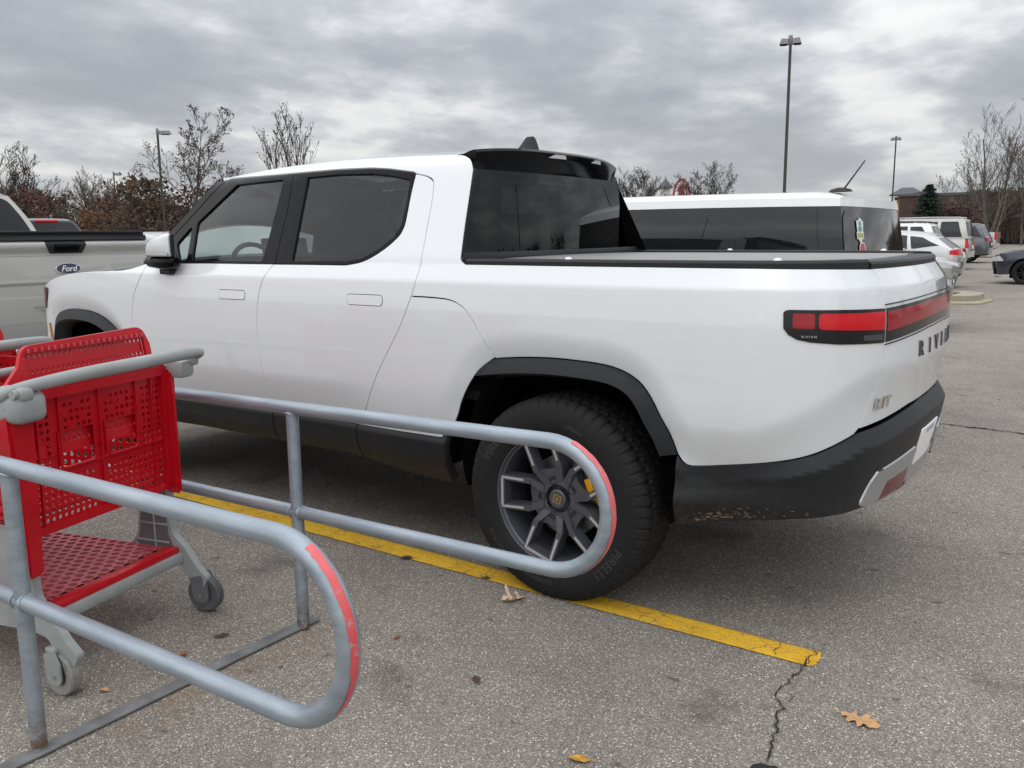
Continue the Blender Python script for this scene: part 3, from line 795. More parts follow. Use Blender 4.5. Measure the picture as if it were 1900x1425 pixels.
for ch, off, mt in zip('R1T', (.642, .600, .558), ('chrome', 'brass', 'chrome')):
    text_on('badge', ch, .060, lambda x, y, z, off=off: surf(S0+off-x, .892+y, .006+z), mt, truck, extrude=.002, bold=.001)
BT = lambda s: lerp_tab(sorted([(a, b) for a, b in BUMP_T]+[(-1.43, .820), (-1.67, .842), (-2.2, .850)]), s if s > S0 else 2*S0-s)
BB = lambda s: lerp_tab([(-2.2, .50), (-1.6, .50), (-1.304, .505), (-.985, .490), (-.795, .462), (-.524, .406)], s if s > S0 else 2*S0-s)
def bumpF(s, z, o=0.):
    t = BT(s)-z
    ss = s if s > S0 else 2*S0-s
    pro = .014+.026*sst(-.6, -1.2, ss)
    return surf(s, z, .006+pro*min(1, max(0, t/.060))-.035*sst(.12, -.02, z-BB(s))+low(z)*.55*sst(.62, .5, z)+o)
bt = crs(BUMP_T, 3)+[(-1.43, .816), (-1.67, .838), (-1.85, .845)]; bb = [(-1.6, .50), (-1.304, .505), (-1.12, .50), (-.985, .490), (-.795, .462), (-.65, .432), (-.524, .406)]
bumper = panel('rear_bumper', bt+m2(bt, S0)+m2(bb, S0)+bb, bumpF, 'black_plastic', truck, step=.045, stepv=.02, thick=.10, gap=.001)
trim = [(-1.285, .518), (-1.330, .607), (-1.358, .640), (-1.715, .672), (-1.735, .655), (-1.735, .60), (-1.70, .535), (-1.60, .512), (-1.42, .515), (-1.39, .505)]
o = panel('bumper_trim', fillet(trim, .012, 3), lambda s, z: bumpF(s, z, .008), 'satin_silver', truck, step=.04, thick=.02, gap=0); lp(o)
panel('reflector', [(-1.435, .518), (-1.478, .580), (-1.690, .590), (-1.675, .518)], lambda s, z: bumpF(s, z, .0095), 'red_lens_deep', o, step=.04, thick=.006, gap=0)
st = [(S0+.26, .585), (S0+.235, .505)]
panel('skid_trim', st+m2(st, S0), lambda s, z: bumpF(s, z, .004), 'satin_silver', truck, step=.06, thick=.02, gap=0)
pl = panel('licence_plate', fillet([(S0+.23, .585), (S0-.075, .585), (S0-.075, .735), (S0+.23, .735)], .012, 3), lambda s, z: bumpF(s, z, .007), 'plate_white', truck, step=.06, thick=.006, gap=0)
text_on('plate_lettering', 'MICHIGAN', .03, lambda x, y, z: bumpF(S0+.08-x, .715+y, .0085+z), 'plate_print', pl, extrude=.0003)
mb = MB()
rs = random.Random(5)
for k in range(70):
    s_ = -.60-abs(rs.gauss(0, .17)); z_ = BB(s_)+.012+abs(rs.gauss(0, .016)); l_ = rs.uniform(.002, .011); h_ = rs.uniform(.0008, .0030); sk = rs.uniform(-.5, .5)
    mb.add([bumpF(s_-l_, z_+sk*h_, .0008), bumpF(s_+l_, z_-sk*h_, .0008), bumpF(s_+l_*.6, z_+h_, .0008), bumpF(s_-l_*.5, z_+h_*1.2, .0008)], [(0, 1, 2, 3)])
mb.build('scuff_marks', 'scuff', bumper, smooth=None, kind='stuff')
# -- bed rails, cover, cab back
def rail(nm, ss, w, par=truck, z0=1.384, h=.022):
    mb = MB(); vs = []
    for s in ss:
        P = surf(s, z0); x, y, nx, ny = plan(s)
        for di, dz in ((.0, -.012), (-.001, h*.6), (.006, h), (w-.006, h), (w, h*.7), (w, -.02)):
            vs.append((P[0]-nx*di, P[1]-ny*di, z0+dz))
    k = 6
    mb.add(vs, [(i*k+j, i*k+j+1, (i+1)*k+j+1, (i+1)*k+j) for i in range(len(ss)-1) for j in range(k-1)]+[tuple(range(k)), tuple(range(len(vs)-1, len(vs)-k-1, -1))])
    return mb.build(nm, 'black_plastic', par, smooth=40)
rail('bed_rail', [.455-i*.0595 for i in range(31)], .085); rr_ = rail('bed_rail', [.60-i*.0643 for i in range(31)], .085); rr_.scale = (1, -1, 1)
rail('tailgate_cap', [-1.335+(2*S0+2*1.335)*i/40 for i in range(41)], .115, z0=1.376)
for s_ in (-.02, -.86):
    P = surf(s_, 1.40); mb = MB(); mb.lathe([(.015, 0), (.0145, .004), (.011, .008), (.005, .0095), (.0005, .010)], 16, Matrix.Translation((P[0], P[1]-.05, 1.405))); lp(mb.build('rail_knob', 'plate_white', truck))
cv = []
for i in range(31):
    s = .50-1.80*i/30; x, y, nx, ny = plan(s); P = surf(s, 1.384); cv.append((P[0]-nx*.083, P[1]-ny*.083))
for i in range(1, 9):
    s = -1.30+(S0+1.30)*i/8; x, y, nx, ny = plan(s); P = surf(s, 1.384); cv.append((P[0]-nx*.11, P[1]-ny*.11))
cvr = [(a, -b) for a, b in cv[::-1] if b > .001]
panel('bed_cover', cv+cvr, lambda x, y: (x, y, 1.392+.010*(1-(y/.9)**2)), 'bed_cover', truck, step=.2, sign=1, thick=.02, gap=0)
def backF(y, z, o=0.): return (.60-.055*(1-(y/.85)**2)+(z-1.43)*.05-o, y, z)
gl = [(.795, 1.436), (-.795, 1.436), (-.66, 1.792), (.66, 1.792)]
panel('cab_back_frame', [(.885, 1.388), (-.885, 1.388), (-.79, 1.60), (-.695, 1.80), (-.62, 1.86), (.62, 1.86), (.695, 1.80), (.79, 1.60)], backF, 'gloss_black', truck, thick=.01, step=.1, gap=0, holes=[fillet(gl, .03, 4)])
panel('rear_window', inset_poly(gl, -.01), lambda y, z: backF(y, z, .002), 'dark_glass', truck, thick=0, step=.05, gap=0)
panel('window_sill', [(.90, 1.386), (-.90, 1.386), (-.885, 1.428), (.885, 1.428)], lambda y, z: backF(y, z, .05-.4*max(0, z-1.41)), 'black_plastic', truck, thick=.05, step=.1, gap=0)
for sg in (1, -1):
    mb = MB(); vs = []
    pe = crs(PIL[1:], 4)
    if sg < 0: pe = [fwd(q) for q in pe]
    for s_, z_ in pe:
        P = surf(s_, z_); B = backF(P[1]-.035, z_, -.004); vs += [P, (P[0]+.004, P[1]-.022, z_), (max(B[0], P[0]+.01), P[1]-.035, z_)]
    mb.add([(a_, b_*sg, c_) for a_, b_, c_ in vs], [(3*i+j, 3*i+j+1, 3*i+j+4, 3*i+j+3) for i in range(len(pe)-1) for j in range(2)])
    mb.build('pillar_trim', 'gloss_black', truck, smooth=50)
# spoiler
mb = MB(); vs = []; K = 40; secn = 7
for i in range(K+1):
    vv = -1+2*i/K; y = vv*.665
    Pr = roofF(.70, min(1, max(-1, vv*.985)))
    xr = .49+.10*vv*vv; zt = 1.884+.022*(1-vv**4); zb = zt-.055
    gx = backF(y, 1.80)[0]
    for q in ((.70, Pr[2]-.006), (.66, Pr[2]-.001), ((xr+.66)/2, (zt+Pr[2])/2+.003), (xr+.012, zt), (xr, zt-.012), (xr+.014, zb), (gx-.004, 1.80)): vs.append((q[0], y, q[1]))
mb.add(vs, [(i*secn+j, i*secn+j+1, (i+1)*secn+j+1, (i+1)*secn+j) for i in range(K) for j in range(secn-1)]+[tuple(range(secn)), tuple(range(K*secn+secn-1, K*secn-1, -1))])
sp = mb.build('roof_spoiler', 'gloss_black', truck, smooth=40)
for y0, y1 in ((.18, .06), (-.24, -.34)):
    mb = MB(); f = lambda y, t: (.49+.10*(y/.665)**2+.014*(.004+.018*t)/.05-.003, y, 1.884+.022*(1-(y/.665)**4)-.016-.018*t)
    mb.add([f(y0+.02, 1), f(y1-.015, 1), f(y1+.0, 0), f(y0-.03, 0)], [(0, 1, 2, 3)]); mb.build('spoiler_slot', 'white_paint', sp, smooth=None)
mb = MB(); fin = []
for (xa, xb, w_, z_) in ((.865, .690, .034, -.004), (.835, .697, .026, .012), (.800, .704, .017, .045), (.775, .712, .010, .072), (.762, .722, .006, .083)):
    z0 = 1.921+z_
    fin.append([(xa, 0, z0), (xa-.03, w_*.7, z0), ((xa+xb)/2-.01, w_, z0), (xb, w_*.75, z0), (xb, -w_*.75, z0), ((xa+xb)/2-.01, -w_, z0), (xa-.03, -w_*.7, z0)])
vs = [q for l in fin for q in l]; n = 7
mb.add(vs, [(i*n+j, i*n+(j+1) % n, (i+1)*n+(j+1) % n, (i+1)*n+j) for i in range(4) for j in range(n)]+[tuple(range(4*n, 5*n))])
mb.build('fin_antenna', 'black_plastic', truck, smooth=50)
# -- door mirror
def loft(secs, n, fy=.6, fz=.6):
    """superellipse sections (x, y, dy, z0, z1)"""
    mb = MB(); vs = []
    for x, y, dy, z0, z1 in secs:
        for j in range(n):
            a = 2*math.pi*j/n; ca, sa = math.cos(a), math.sin(a)
            vs.append((x, y+math.copysign(abs(ca)**fy, ca)*dy, (z0+z1)/2+math.copysign(abs(sa)**fz, sa)*(z1-z0)/2))
    mb.add(vs, [(i*n+j, i*n+(j+1) % n, (i+1)*n+(j+1) % n, (i+1)*n+j) for i in range(len(secs)-1) for j in range(n)]+[tuple(range(n)), tuple(range(len(vs)-1, len(vs)-n-1, -1))])
    return mb
mo = lp(loft([(2.655, 1.010, .012, 1.418, 1.440), (2.645, 1.015, .030, 1.412, 1.458), (2.62, 1.012, .045, 1.408, 1.484), (2.56, 1.012, .052, 1.407, 1.510), (2.48, 1.018, .048, 1.407, 1.525), (2.42, 1.028, .034, 1.407, 1.531), (2.39, 1.038, .017, 1.408, 1.529), (2.383, 1.041, .009, 1.410, 1.526)], 20).build('door_mirror', 'white_paint', truck, smooth=55))
loft([(2.40, 1.020, .016, 1.405, 1.532), (2.376, 1.032, .012, 1.405, 1.531), (2.370, 1.032, .008, 1.41, 1.526)], 20).build('mirror_bezel', 'black_plastic', mo, smooth=40)
loft([(2.63, 1.013, .046, 1.409, 1.428), (2.56, 1.014, .055, 1.406, 1.428), (2.48, 1.020, .051, 1.406, 1.428), (2.42, 1.030, .037, 1.406, 1.428), (2.39, 1.040, .019, 1.407, 1.428)], 16, .5, .4).build('indicator', 'satin_silver', mo, smooth=40)
loft([(2.685, .985, .015, 1.372, 1.396), (2.67, .99, .040, 1.358, 1.406), (2.62, 1.0, .060, 1.345, 1.407), (2.50, 1.005, .062, 1.338, 1.4075), (2.43, 1.01, .050, 1.340, 1.4075), (2.385, 1.015, .034, 1.348, 1.405), (2.368, 1.02, .018, 1.356, 1.402)], 18, .6, .7).build('mirror_base', 'gloss_black', mo, smooth=50)
mb = MB(); mb.box((2.53, .975, 1.325), (.11, .06, .034), .008); mb.build('mirror_foot', 'black_plastic', mo)
mo.location = (2.37*.14, 0, 0); mo.scale = (.86, 1, 1)
# -- cab interior
mb = MB(); mb.box((1.7, 0, .80), (2.5, 1.7, .04)); mb.box((1.9, 0, 1.0), (1.2, .26, .3), .05); mb.build('cab_floor', 'seat_dark', truck)
for x, y, w_ in ((2.02, .40, .50), (2.02, -.40, .50), (1.17, .40, .52), (1.17, -.40, .52)):
    mb = MB(); mb.box((x, y, 1.02), (.52, w_, .20), .06, 3); mb.box((x-.30, y, 1.30), (.17, w_-.04, .62), .07, 3, rot=Matrix.Rotation(R(-14), 4, 'Y')); so = mb.build('seat', 'seat_dark', truck)
    mb = MB(); mb.box((x-.40, y, 1.66), (.11, .27, .20), .05, 3, rot=Matrix.Rotation(R(-8), 4, 'Y')); mb.cyl((x-.385, y-.06, 1.52), (x-.40, y-.06, 1.62), .007); mb.cyl((x-.385, y+.06, 1.52), (x-.40, y+.06, 1.62), .007); mb.build('headrest', 'seat_dark', so)
mb = MB(); mb.box((2.78, 0, 1.22), (.42, 1.62, .20), .07, 3); mb.box((2.62, .40, 1.33), (.12, .34, .06), .02); mb.build('dashboard', 'seat_dark', truck)
mb = MB(); a = []
for k in range(25):
    t = 2*math.pi*k/24; a.append((2.46+.07*math.sin(t)*.9, .40+.185*math.cos(t), 1.29+.175*math.sin(t)))
mb.tube(a, .015, 8, cap=False); mb.box((2.48, .40, 1.28), (.03, .30, .06), .02); mb.cyl((2.47, .4, 1.28), (2.66, .4, 1.22), .03); mb.build('steering_wheel', 'seat_dark', truck)
mb = MB(); mb.box((2.62, .04, 1.40), (.03, .36, .20), .01, rot=Matrix.Rotation(R(10), 4, 'Y')); mb.build('screen', 'car_glass', truck)
mb = MB(); mb.box((2.33, 0, 1.76), (.03, .22, .07), .02); mb.build('rear_view_mirror', 'seat_dark', truck)

# -- wheels
def tyre_mesh():
    prof = []     # (axial a, radius r, tread weight)
    half = .1375
    side = [(-.118, .272), (-.128, .282), (-.139, .305), (-.144, .335), (-.143, .365), (-.138, .388), (-.131, .405), (-.122, .417), (-.108, .4265)]
    tread = [-.100, -.084, -.080, -.064, -.062, -.046, -.030, -.028, -.012, -.010, .010, .012, .028, .030, .046, .062, .064, .080, .084, .100]
    P = [(a, r_, 0) for a, r_ in side]+[(a, .433-.0035*(a/.1)**2, 1) for a in tread]+[(-a, r_, 0) for a, r_ in side[::-1]]
    NS = 58; SUB = 6; n = NS*SUB; vs = []
    for i in range(n):
        pitch, ph = divmod(i, SUB)
        for a, r_, w in P:
            t = 2*math.pi*i/n; rr = r_; aa = a
            if w:
                ab = abs(a)
                groove = (.062 <= ab <= .064) or (.028 <= ab <= .030) or ab <= .0101 and ab < .0099
                if .0625 < ab < .0805:   # block column 2
                    if (ph+2*(pitch % 2)) % SUB == 0: rr -= .007
                elif .0305 < ab < .0615:
                    if (ph+3) % SUB == 0: rr -= .0075
                elif ab < .0285:
                    if (ph+(1 if a > 0 else 4)) % SUB == 0: rr -= .0065
                else:
                    if ph == 0: rr -= .007
                if abs(ab-.063) < .0015 or abs(ab-.029) < .0015 or abs(ab-.082) < .0025 and ph in (0, 1): rr -= .008
                t += .012*math.sin(ab*60)
            elif .400 < r_ < .428:
                if ph == 0: rr -= .005; aa *= .98
                elif ph == 1: aa *= 1.008
            elif .385 < r_ <= .400 and (pitch % 2 == 0) and ph in (0, 1, 5): aa *= .99
            vs.append((rr*math.cos(t), rr*math.sin(t), aa))
    k = len(P); fs = []
    for i in range(n):
        j = (i+1) % n
        for q in range(k-1): fs.append((i*k+q, j*k+q, j*k+q+1, i*k+q+1))
    mb = MB(); mb.add(vs, fs, Matrix.Rotation(R(-90), 4, 'X') @ Matrix.Rotation(0, 4, 'Z'))
    # Z axial -> +Y outward
    return mb
wheelM = Matrix.Rotation(R(-90), 4, 'X')
def wheel_parts(w):
    mb = MB()
    # barrel and lip
    mb.lathe([(.262, .108), (.268, .112), (.273, .124), (.278, .126), (.281, .120), (.276, .108)], 72, wheelM); mb.lathe([(.262, .108), (.256, .085), (.250, .04), (.242, -.04), (.255, -.11)], 72, wheelM)
    mb.lathe([(.060, .079), (.075, .079), (.098, .074), (.102, .060), (.098, .040), (.0, .040)], 48, wheelM)
    for k in range(5):
        th = R(72*k)
        rot = wheelM @ Matrix.Rotation(-th, 4, 'Z')
        # one closed "U": two parallel arms joined by a bridge at the rim and a fork at the hub
        for sg in (-1, 1):
            def arm(r0, o0, r1, o1, w0, w1, z0, z1, dep):
                p = []
                for rr, oo, ww, zz in ((r0, o0, w0, z0), (r1, o1, w1, z1)):
                    p.append([(rr, sg*oo-ww, zz-dep), (rr, sg*oo+ww, zz-dep), (rr, sg*oo+ww*.72, zz), (rr, sg*oo-ww*.72, zz)])
                a, b = p
                mb.add(a+b, [(3, 2, 1, 0), (4, 5, 6, 7), (0, 1, 5, 4), (1, 2, 6, 5), (2, 3, 7, 6), (3, 0, 4, 7)], rot)
            arm(.070, .030, .135, .062, .026, .017, .082, .096, .055)
            arm(.128, .060, .266, .064, .018, .015, .098, .116, .05)
        # bridge at the rim, fork web
        mb.add([(.240, -.06, .075), (.240, .06, .075), (.270, .06, .075), (.270, -.06, .075), (.246, -.06, .1155), (.246, .06, .1155), (.266, .06, .1155), (.266, -.06, .1155)], [(3, 2, 1, 0), (4, 5, 6, 7), (0, 1, 5, 4), (1, 2, 6, 5), (2, 3, 7, 6), (3, 0, 4, 7)], rot)
        mb.prism([(.06, -.03), (.112, -.04), (.140, -.06), (.128, -.018), (.128, .018), (.140, .06), (.112, .04), (.06, .03)], .045, rot @ Matrix.Translation((0, 0, .032)))
    rim = mb.build('rim', 'wheel_grey', w, smooth=30)
    for k in range(5):
        th = R(72*k); rot = wheelM @ Matrix.Rotation(-th, 4, 'Z'); mb = MB(); lug = MB()
        for sg in (-1, 1):
            mb.add([(.158, sg*.061-.005, .1030), (.158, sg*.061+.005, .1030), (.264, sg*.064+.005, .1170), (.264, sg*.064-.005, .1170), (.158, sg*.061-.005, .099), (.158, sg*.061+.005, .099), (.264, sg*.064+.005, .113), (.264, sg*.064-.005, .113)], [(0, 1, 2, 3), (1, 0, 4, 5), (2, 1, 5, 6), (3, 2, 6, 7), (0, 3, 7, 4)], rot)
        mb.add([(.252, -.0575, .1172), (.2645, -.0575, .1172), (.2645, .0575, .1172), (.252, .0575, .1172), (.252, -.0575, .113), (.2645, -.0575, .113), (.2645, .0575, .113), (.252, .0575, .113)], [(0, 1, 2, 3), (1, 0, 4, 5), (2, 1, 5, 6), (3, 2, 6, 7), (0, 3, 7, 4)], rot)
        m_ = wheelM @ Matrix.Rotation(-R(72*k), 4, 'Z') @ Matrix.Translation((.079, 0, .0))
        lug.lathe([(.0175, .0775), (.0175, .0815), (.0145, .0815), (.0140, .070), (.0095, .070), (.0090, .078), (.0001, .078)], 14, m_)
        mb.build('spoke_face', 'machined', w, smooth=None); lug.build('lug_nut', 'black_metal', w, smooth=40)
    mb = MB(); mb.lathe([(.040, .078), (.040, .086), (.036, .089), (.0001, .089)], 32, wheelM); hc = mb.build('hub_cap', 'wheel_grey', w, smooth=30)
    mb = MB(); q = Matrix.Rotation(R(-12), 4, 'Z'); s1, s2, s3 = .019, .0135, .007
    sq = lambda s: [(-s, -s), (s, -s), (s, s), (-s, s)]
    mb.prism(sq(s1), .001, wheelM @ Matrix.Translation((0, 0, .089)) @ q, holes=[sq(s2)]); mb.prism(sq(s3), .001, wheelM @ Matrix.Translation((0, 0, .089)) @ q); mb.build('hub_emblem', 'brass', w, smooth=None)
    mb = MB(); mb.lathe([(.06, .02), (.175, .02), (.175, .0), (.06, .0)], 48, wheelM); mb.build('brake_disc', 'brake_disc', w, smooth=30)
    mb = MB(); m_ = wheelM @ Matrix.Rotation(R(22), 4, 'Z')
    mb.box((-.178, 0, .022), (.055, .15, .06), .012, 2, m=m_); mb.box((-.150, 0, .054), (.03, .09, .008), .003, m=m_); mb.build('caliper', 'caliper', w)
    mb = MB(); mb.lathe([(.0001, -.03), (.235, -.03), (.24, -.09)], 32, wheelM); mb.build('back_plate', 'dark_void', w, smooth=30)
wm = tyre_mesh(); wheel = wm.build('wheel', 'rubber', truck, smooth=28)
wheel_parts(wheel)
def on_tyre(txt, size, rad, ang0, flip=False):
    vs, fs = text_mesh(txt, size, extrude=.0012, spacing=1.05, bold=.0008)
    out = []
    for q in vs:
        rr = rad+q.y*(1 if not flip else -1); t = ang0-q.x/rad*(1 if not flip else -1)
        out.append((rr*math.cos(t), rr*math.sin(t), .1435+q.z))
    return out, fs
for txt, sz, rd_, an in (('PIRELLI', .052, .345, R(-38)), ('PIRELLI', .052, .345, R(142)), ('SCORPION  ALL TERRAIN PLUS', .026, .345, R(60)), ('275/65R20', .018, .335, R(-110))):
    vs, fs = on_tyre(txt, sz, rd_, an, flip=False)
    mb = MB(); mb.add(vs, fs, wheelM); mb.build('sidewall_lettering', 'tyre_letter', wheel, smooth=None)
wheel.location = (0, .845, .424)
for x_, m_ in ((3.449, 1),):
    c = copy_tree(wheel, truck); c.location = (x_, .845, .424)
for x_ in (0, 3.449):
    c = copy_tree(wheel, truck); c.location = (x_, -.845, .424); c.rotation_euler = (0, 0, math.pi)
for o in LEFT: mirror_part(o)
# ------------------------------------------------------------------ ground, markings
def sheet(name, pts, z, mat, label=None, cat=None, kind=None, parent=None, group=None):
    mb = MB(); mb.add([(*q, z) for q in pts], [tuple(range(len(pts)))]); return mb.build(name, mat, parent, smooth=None, label=label, cat=cat, kind=kind, group=group)
mb = MB(); mb.add([(-3000, -3000, 0), (3000, -3000, 0), (3000, 3000, 0), (-3000, 3000, 0)], [(0, 1, 2, 3)]); mb.build('ground', 'asphalt', None, smooth=None, kind='structure')
# the yellow bay line the truck stands on (worn outline)
def rough_strip(x0, x1, y0, y1, step, jit, seed):
    q = random.Random(seed); n = int(abs(x1-x0)/step); a = []; b = []
    for i in range(n+1):
        x = x0+(x1-x0)*i/n; a.append((x, y0+q.uniform(-jit, jit))); b.append((x, y1+q.uniform(-jit, jit)))
    return a+b[::-1]
sheet('bay_line', [(4.6, .832), (4.6, .962), (-1.045, .964), (-1.068, .955), (-1.075, .90), (-1.066, .84), (-1.05, .832)], .004, 'yellow_paint', kind='structure')
def lot_x(y): return -1.07-.103*(y-.9)
for k in range(1, 19):
    y = .9-2.75*k; x = lot_x(y)
    sheet('bay_line', rough_strip(x, x+5.4, y-.055, y+.055, .5, .006, k), .004, 'faded_white', kind='structure')
# grass verges round the lot
def verge(pts): sheet('grass_verge', pts, .012, 'grass_dry', kind='structure')
verge([(60, -103), (-120, -92), (-120, -400), (400, -400), (400, 60), (95, 20), (80, -40)])
# cracks: a jagged slot filled with shadow and dirt
def crack(pts, w, seed):
    q = random.Random(seed); P = []
    for a, b in zip(pts, pts[1:]):
        L = math.hypot(b[0]-a[0], b[1]-a[1]); n = max(2, int(L/.018))
        for i in range(n): P.append((a[0]+(b[0]-a[0])*i/n, a[1]+(b[1]-a[1])*i/n))
    P.append(pts[-1]); l = []; r_ = []; off = 0
    for i, (x, y) in enumerate(P):
        a = P[max(0, i-1)]; b = P[min(len(P)-1, i+1)]; t = Vector((b[0]-a[0], b[1]-a[1])).normalized(); n = Vector((-t.y, t.x))
        off = off*.75+q.uniform(-.013, .013); ww = w*q.uniform(.35, 1.3)*(1 if 0 < i < len(P)-1 else .2)
        l.append((x+n.x*(off+ww), y+n.y*(off+ww))); r_.append((x+n.x*(off-ww), y+n.y*(off-ww)))
    mb = MB(); k = len(P); vs = [(*a, .0062) for a in l]+[(*a, .0062) for a in r_]
    mb.add(vs, [(i, i+1, k+i+1, k+i) for i in range(k-1)]); mb.build('pavement_crack', 'crack_tar', None, smooth=None, kind='structure')
crack([(-1.035, .90), (-1.042, .985), (-1.03, 1.08), (-1.035, 1.19), (-1.062, 1.29), (-1.055, 1.36), (-1.085, 1.44), (-1.112, 1.53), (-1.122, 1.60)], .0036, 1)
crack([(-1.04, 1.18), (-1.075, 1.20), (-1.09, 1.235)], .0022, 7)
crack([(-1.06, 1.30), (-1.03, 1.33)], .0020, 8)
crack([(-1.04, .965), (-1.055, .93), (-1.045, .90), (-1.062, .865), (-1.055, .835)], .0022, 2)
crack([(-.925, .835), (-.935, .90), (-.93, .96)], .0018, 3)
crack([(-.3, -3.55), (-.78, -3.52), (-1.35, -3.48), (-2.4, -3.42), (-4.5, -3.3)], .014, 4)
q = random.Random(3)
sheet('tar_patch', [(-1.135+.050*math.cos(t)*q.uniform(.85, 1.1), 1.652+.050*math.sin(t)*q.uniform(.85, 1.1)) for t in [i*math.pi/12 for i in range(24)]], .0045, 'crack_tar', kind='structure')

# ------------------------------------------------------------------ fallen leaves
def oak(size, seed, curl, lobes=7):
    q = random.Random(seed)
    half = [(-.5, .015), (-.44, .09), (-.33, .07), (-.30, .20), (-.22, .29), (-.16, .17), (-.08, .14), (-.02, .31), (.08, .43), (.13, .36), (.12, .19), (.20, .17), (.27, .27), (.33, .25), (.35, .11), (.43, .07), (.5, .0)]
    if lobes < 4: half = [(-.5, .01), (-.40, .10), (-.25, .19), (-.05, .25), (.12, .23), (.28, .15), (.42, .06), (.5, .0)]
    up_ = [(a+q.uniform(-.015, .015), b*q.uniform(.8, 1.15)) for a, b in half]; dn = [(a+q.uniform(-.02, .02), b*q.uniform(.65, 1.15)) for a, b in half]
    ph = q.uniform(0, 6)
    f = lambda a, b: (a*size, b*size, size*(.015+curl*(b*b*2.6+.35*(a+.1)**2)+.05*math.sin(a*11+ph)*b+.03*math.sin(b*14+a*7+ph)))
    m = len(half); V = []; fs = []; J = 4
    for (a, b), (c, d) in zip(up_, dn):
        for j in range(J+1): V.append(f(a, b*(1-j/J)))
        for j in range(1, J+1): V.append(f((a*(J-j)+c*j)/J, -d*j/J))
    k = 2*J+1
    fs = [(i*k+j, (i+1)*k+j, (i+1)*k+j+1, i*k+j+1) for i in range(m-1) for j in range(k-1)]
    mb = MB(); mb.add(V, fs); mb.tube([(-.5*size, 0, f(-.5, 0)[2]), (-.66*size, .02*size, .03*size), (-.80*size, .0, .012*size)], size*.010, 5); return mb
for name, x, y, size, rz, curl, mat, label, lob in (
    ('oak_leaf', -1.291, 1.2254, .125, 170, .12, 'oak_tan', 'tan lobed oak leaf lying flat on the asphalt past the crack', 4),
    ('curled_leaf', .13, 1.075, .115, 60, .75, 'oak_pale', 'pale curled dry leaf against the foot of the rear tyre', 4),
    ('gold_leaf', -.665, 1.885, .075, 20, .25, 'leaf_gold', 'small golden leaf with dark spots on the open asphalt nearest the viewer', 3),
    ('rust_leaf', .302, 1.60, .042, 100, .4, 'leaf_rust', 'small rust brown leaf on the asphalt between the two rail ends', 2),
    ('dark_leaf', .82, .965, .075, 30, .6, 'leaf_dead', 'dark dry leaf on the yellow line below the rail post', 3),
    ('dead_leaf', .36, .955, .05, 10, .55, 'leaf_dead', 'little dark leaf on the yellow line in front of the rear tyre', 2),
    ('black_leaf', -.145, 1.69, .055, 140, .5, 'leaf_dead', 'blackish curled leaf alone on the asphalt right of the near rail end', 2),
    ('red_leaf', .862, 2.145, .055, 80, .5, 'leaf_rust', 'reddish leaf beside the flat base bar of the cart corral', 2),
    ('orange_leaf', .86, 2.44, .045, 20, .4, 'oak_tan', 'orange leaf tucked against the base bar near the front post', 2),
    ('dry_leaf', .87, 1.965, .06, 60, .5, 'leaf_dead', 'thin brown leaf lying under the lower rail behind the base bar', 2)):
    o = oak(size, int(size*1000), curl, lob).build(name, mat, None, smooth=None, label=label, cat='leaf', group='fallen leaves on the asphalt')
    o.location = (x, y, .005); o.rotation_euler = (0, 0, R(rz))

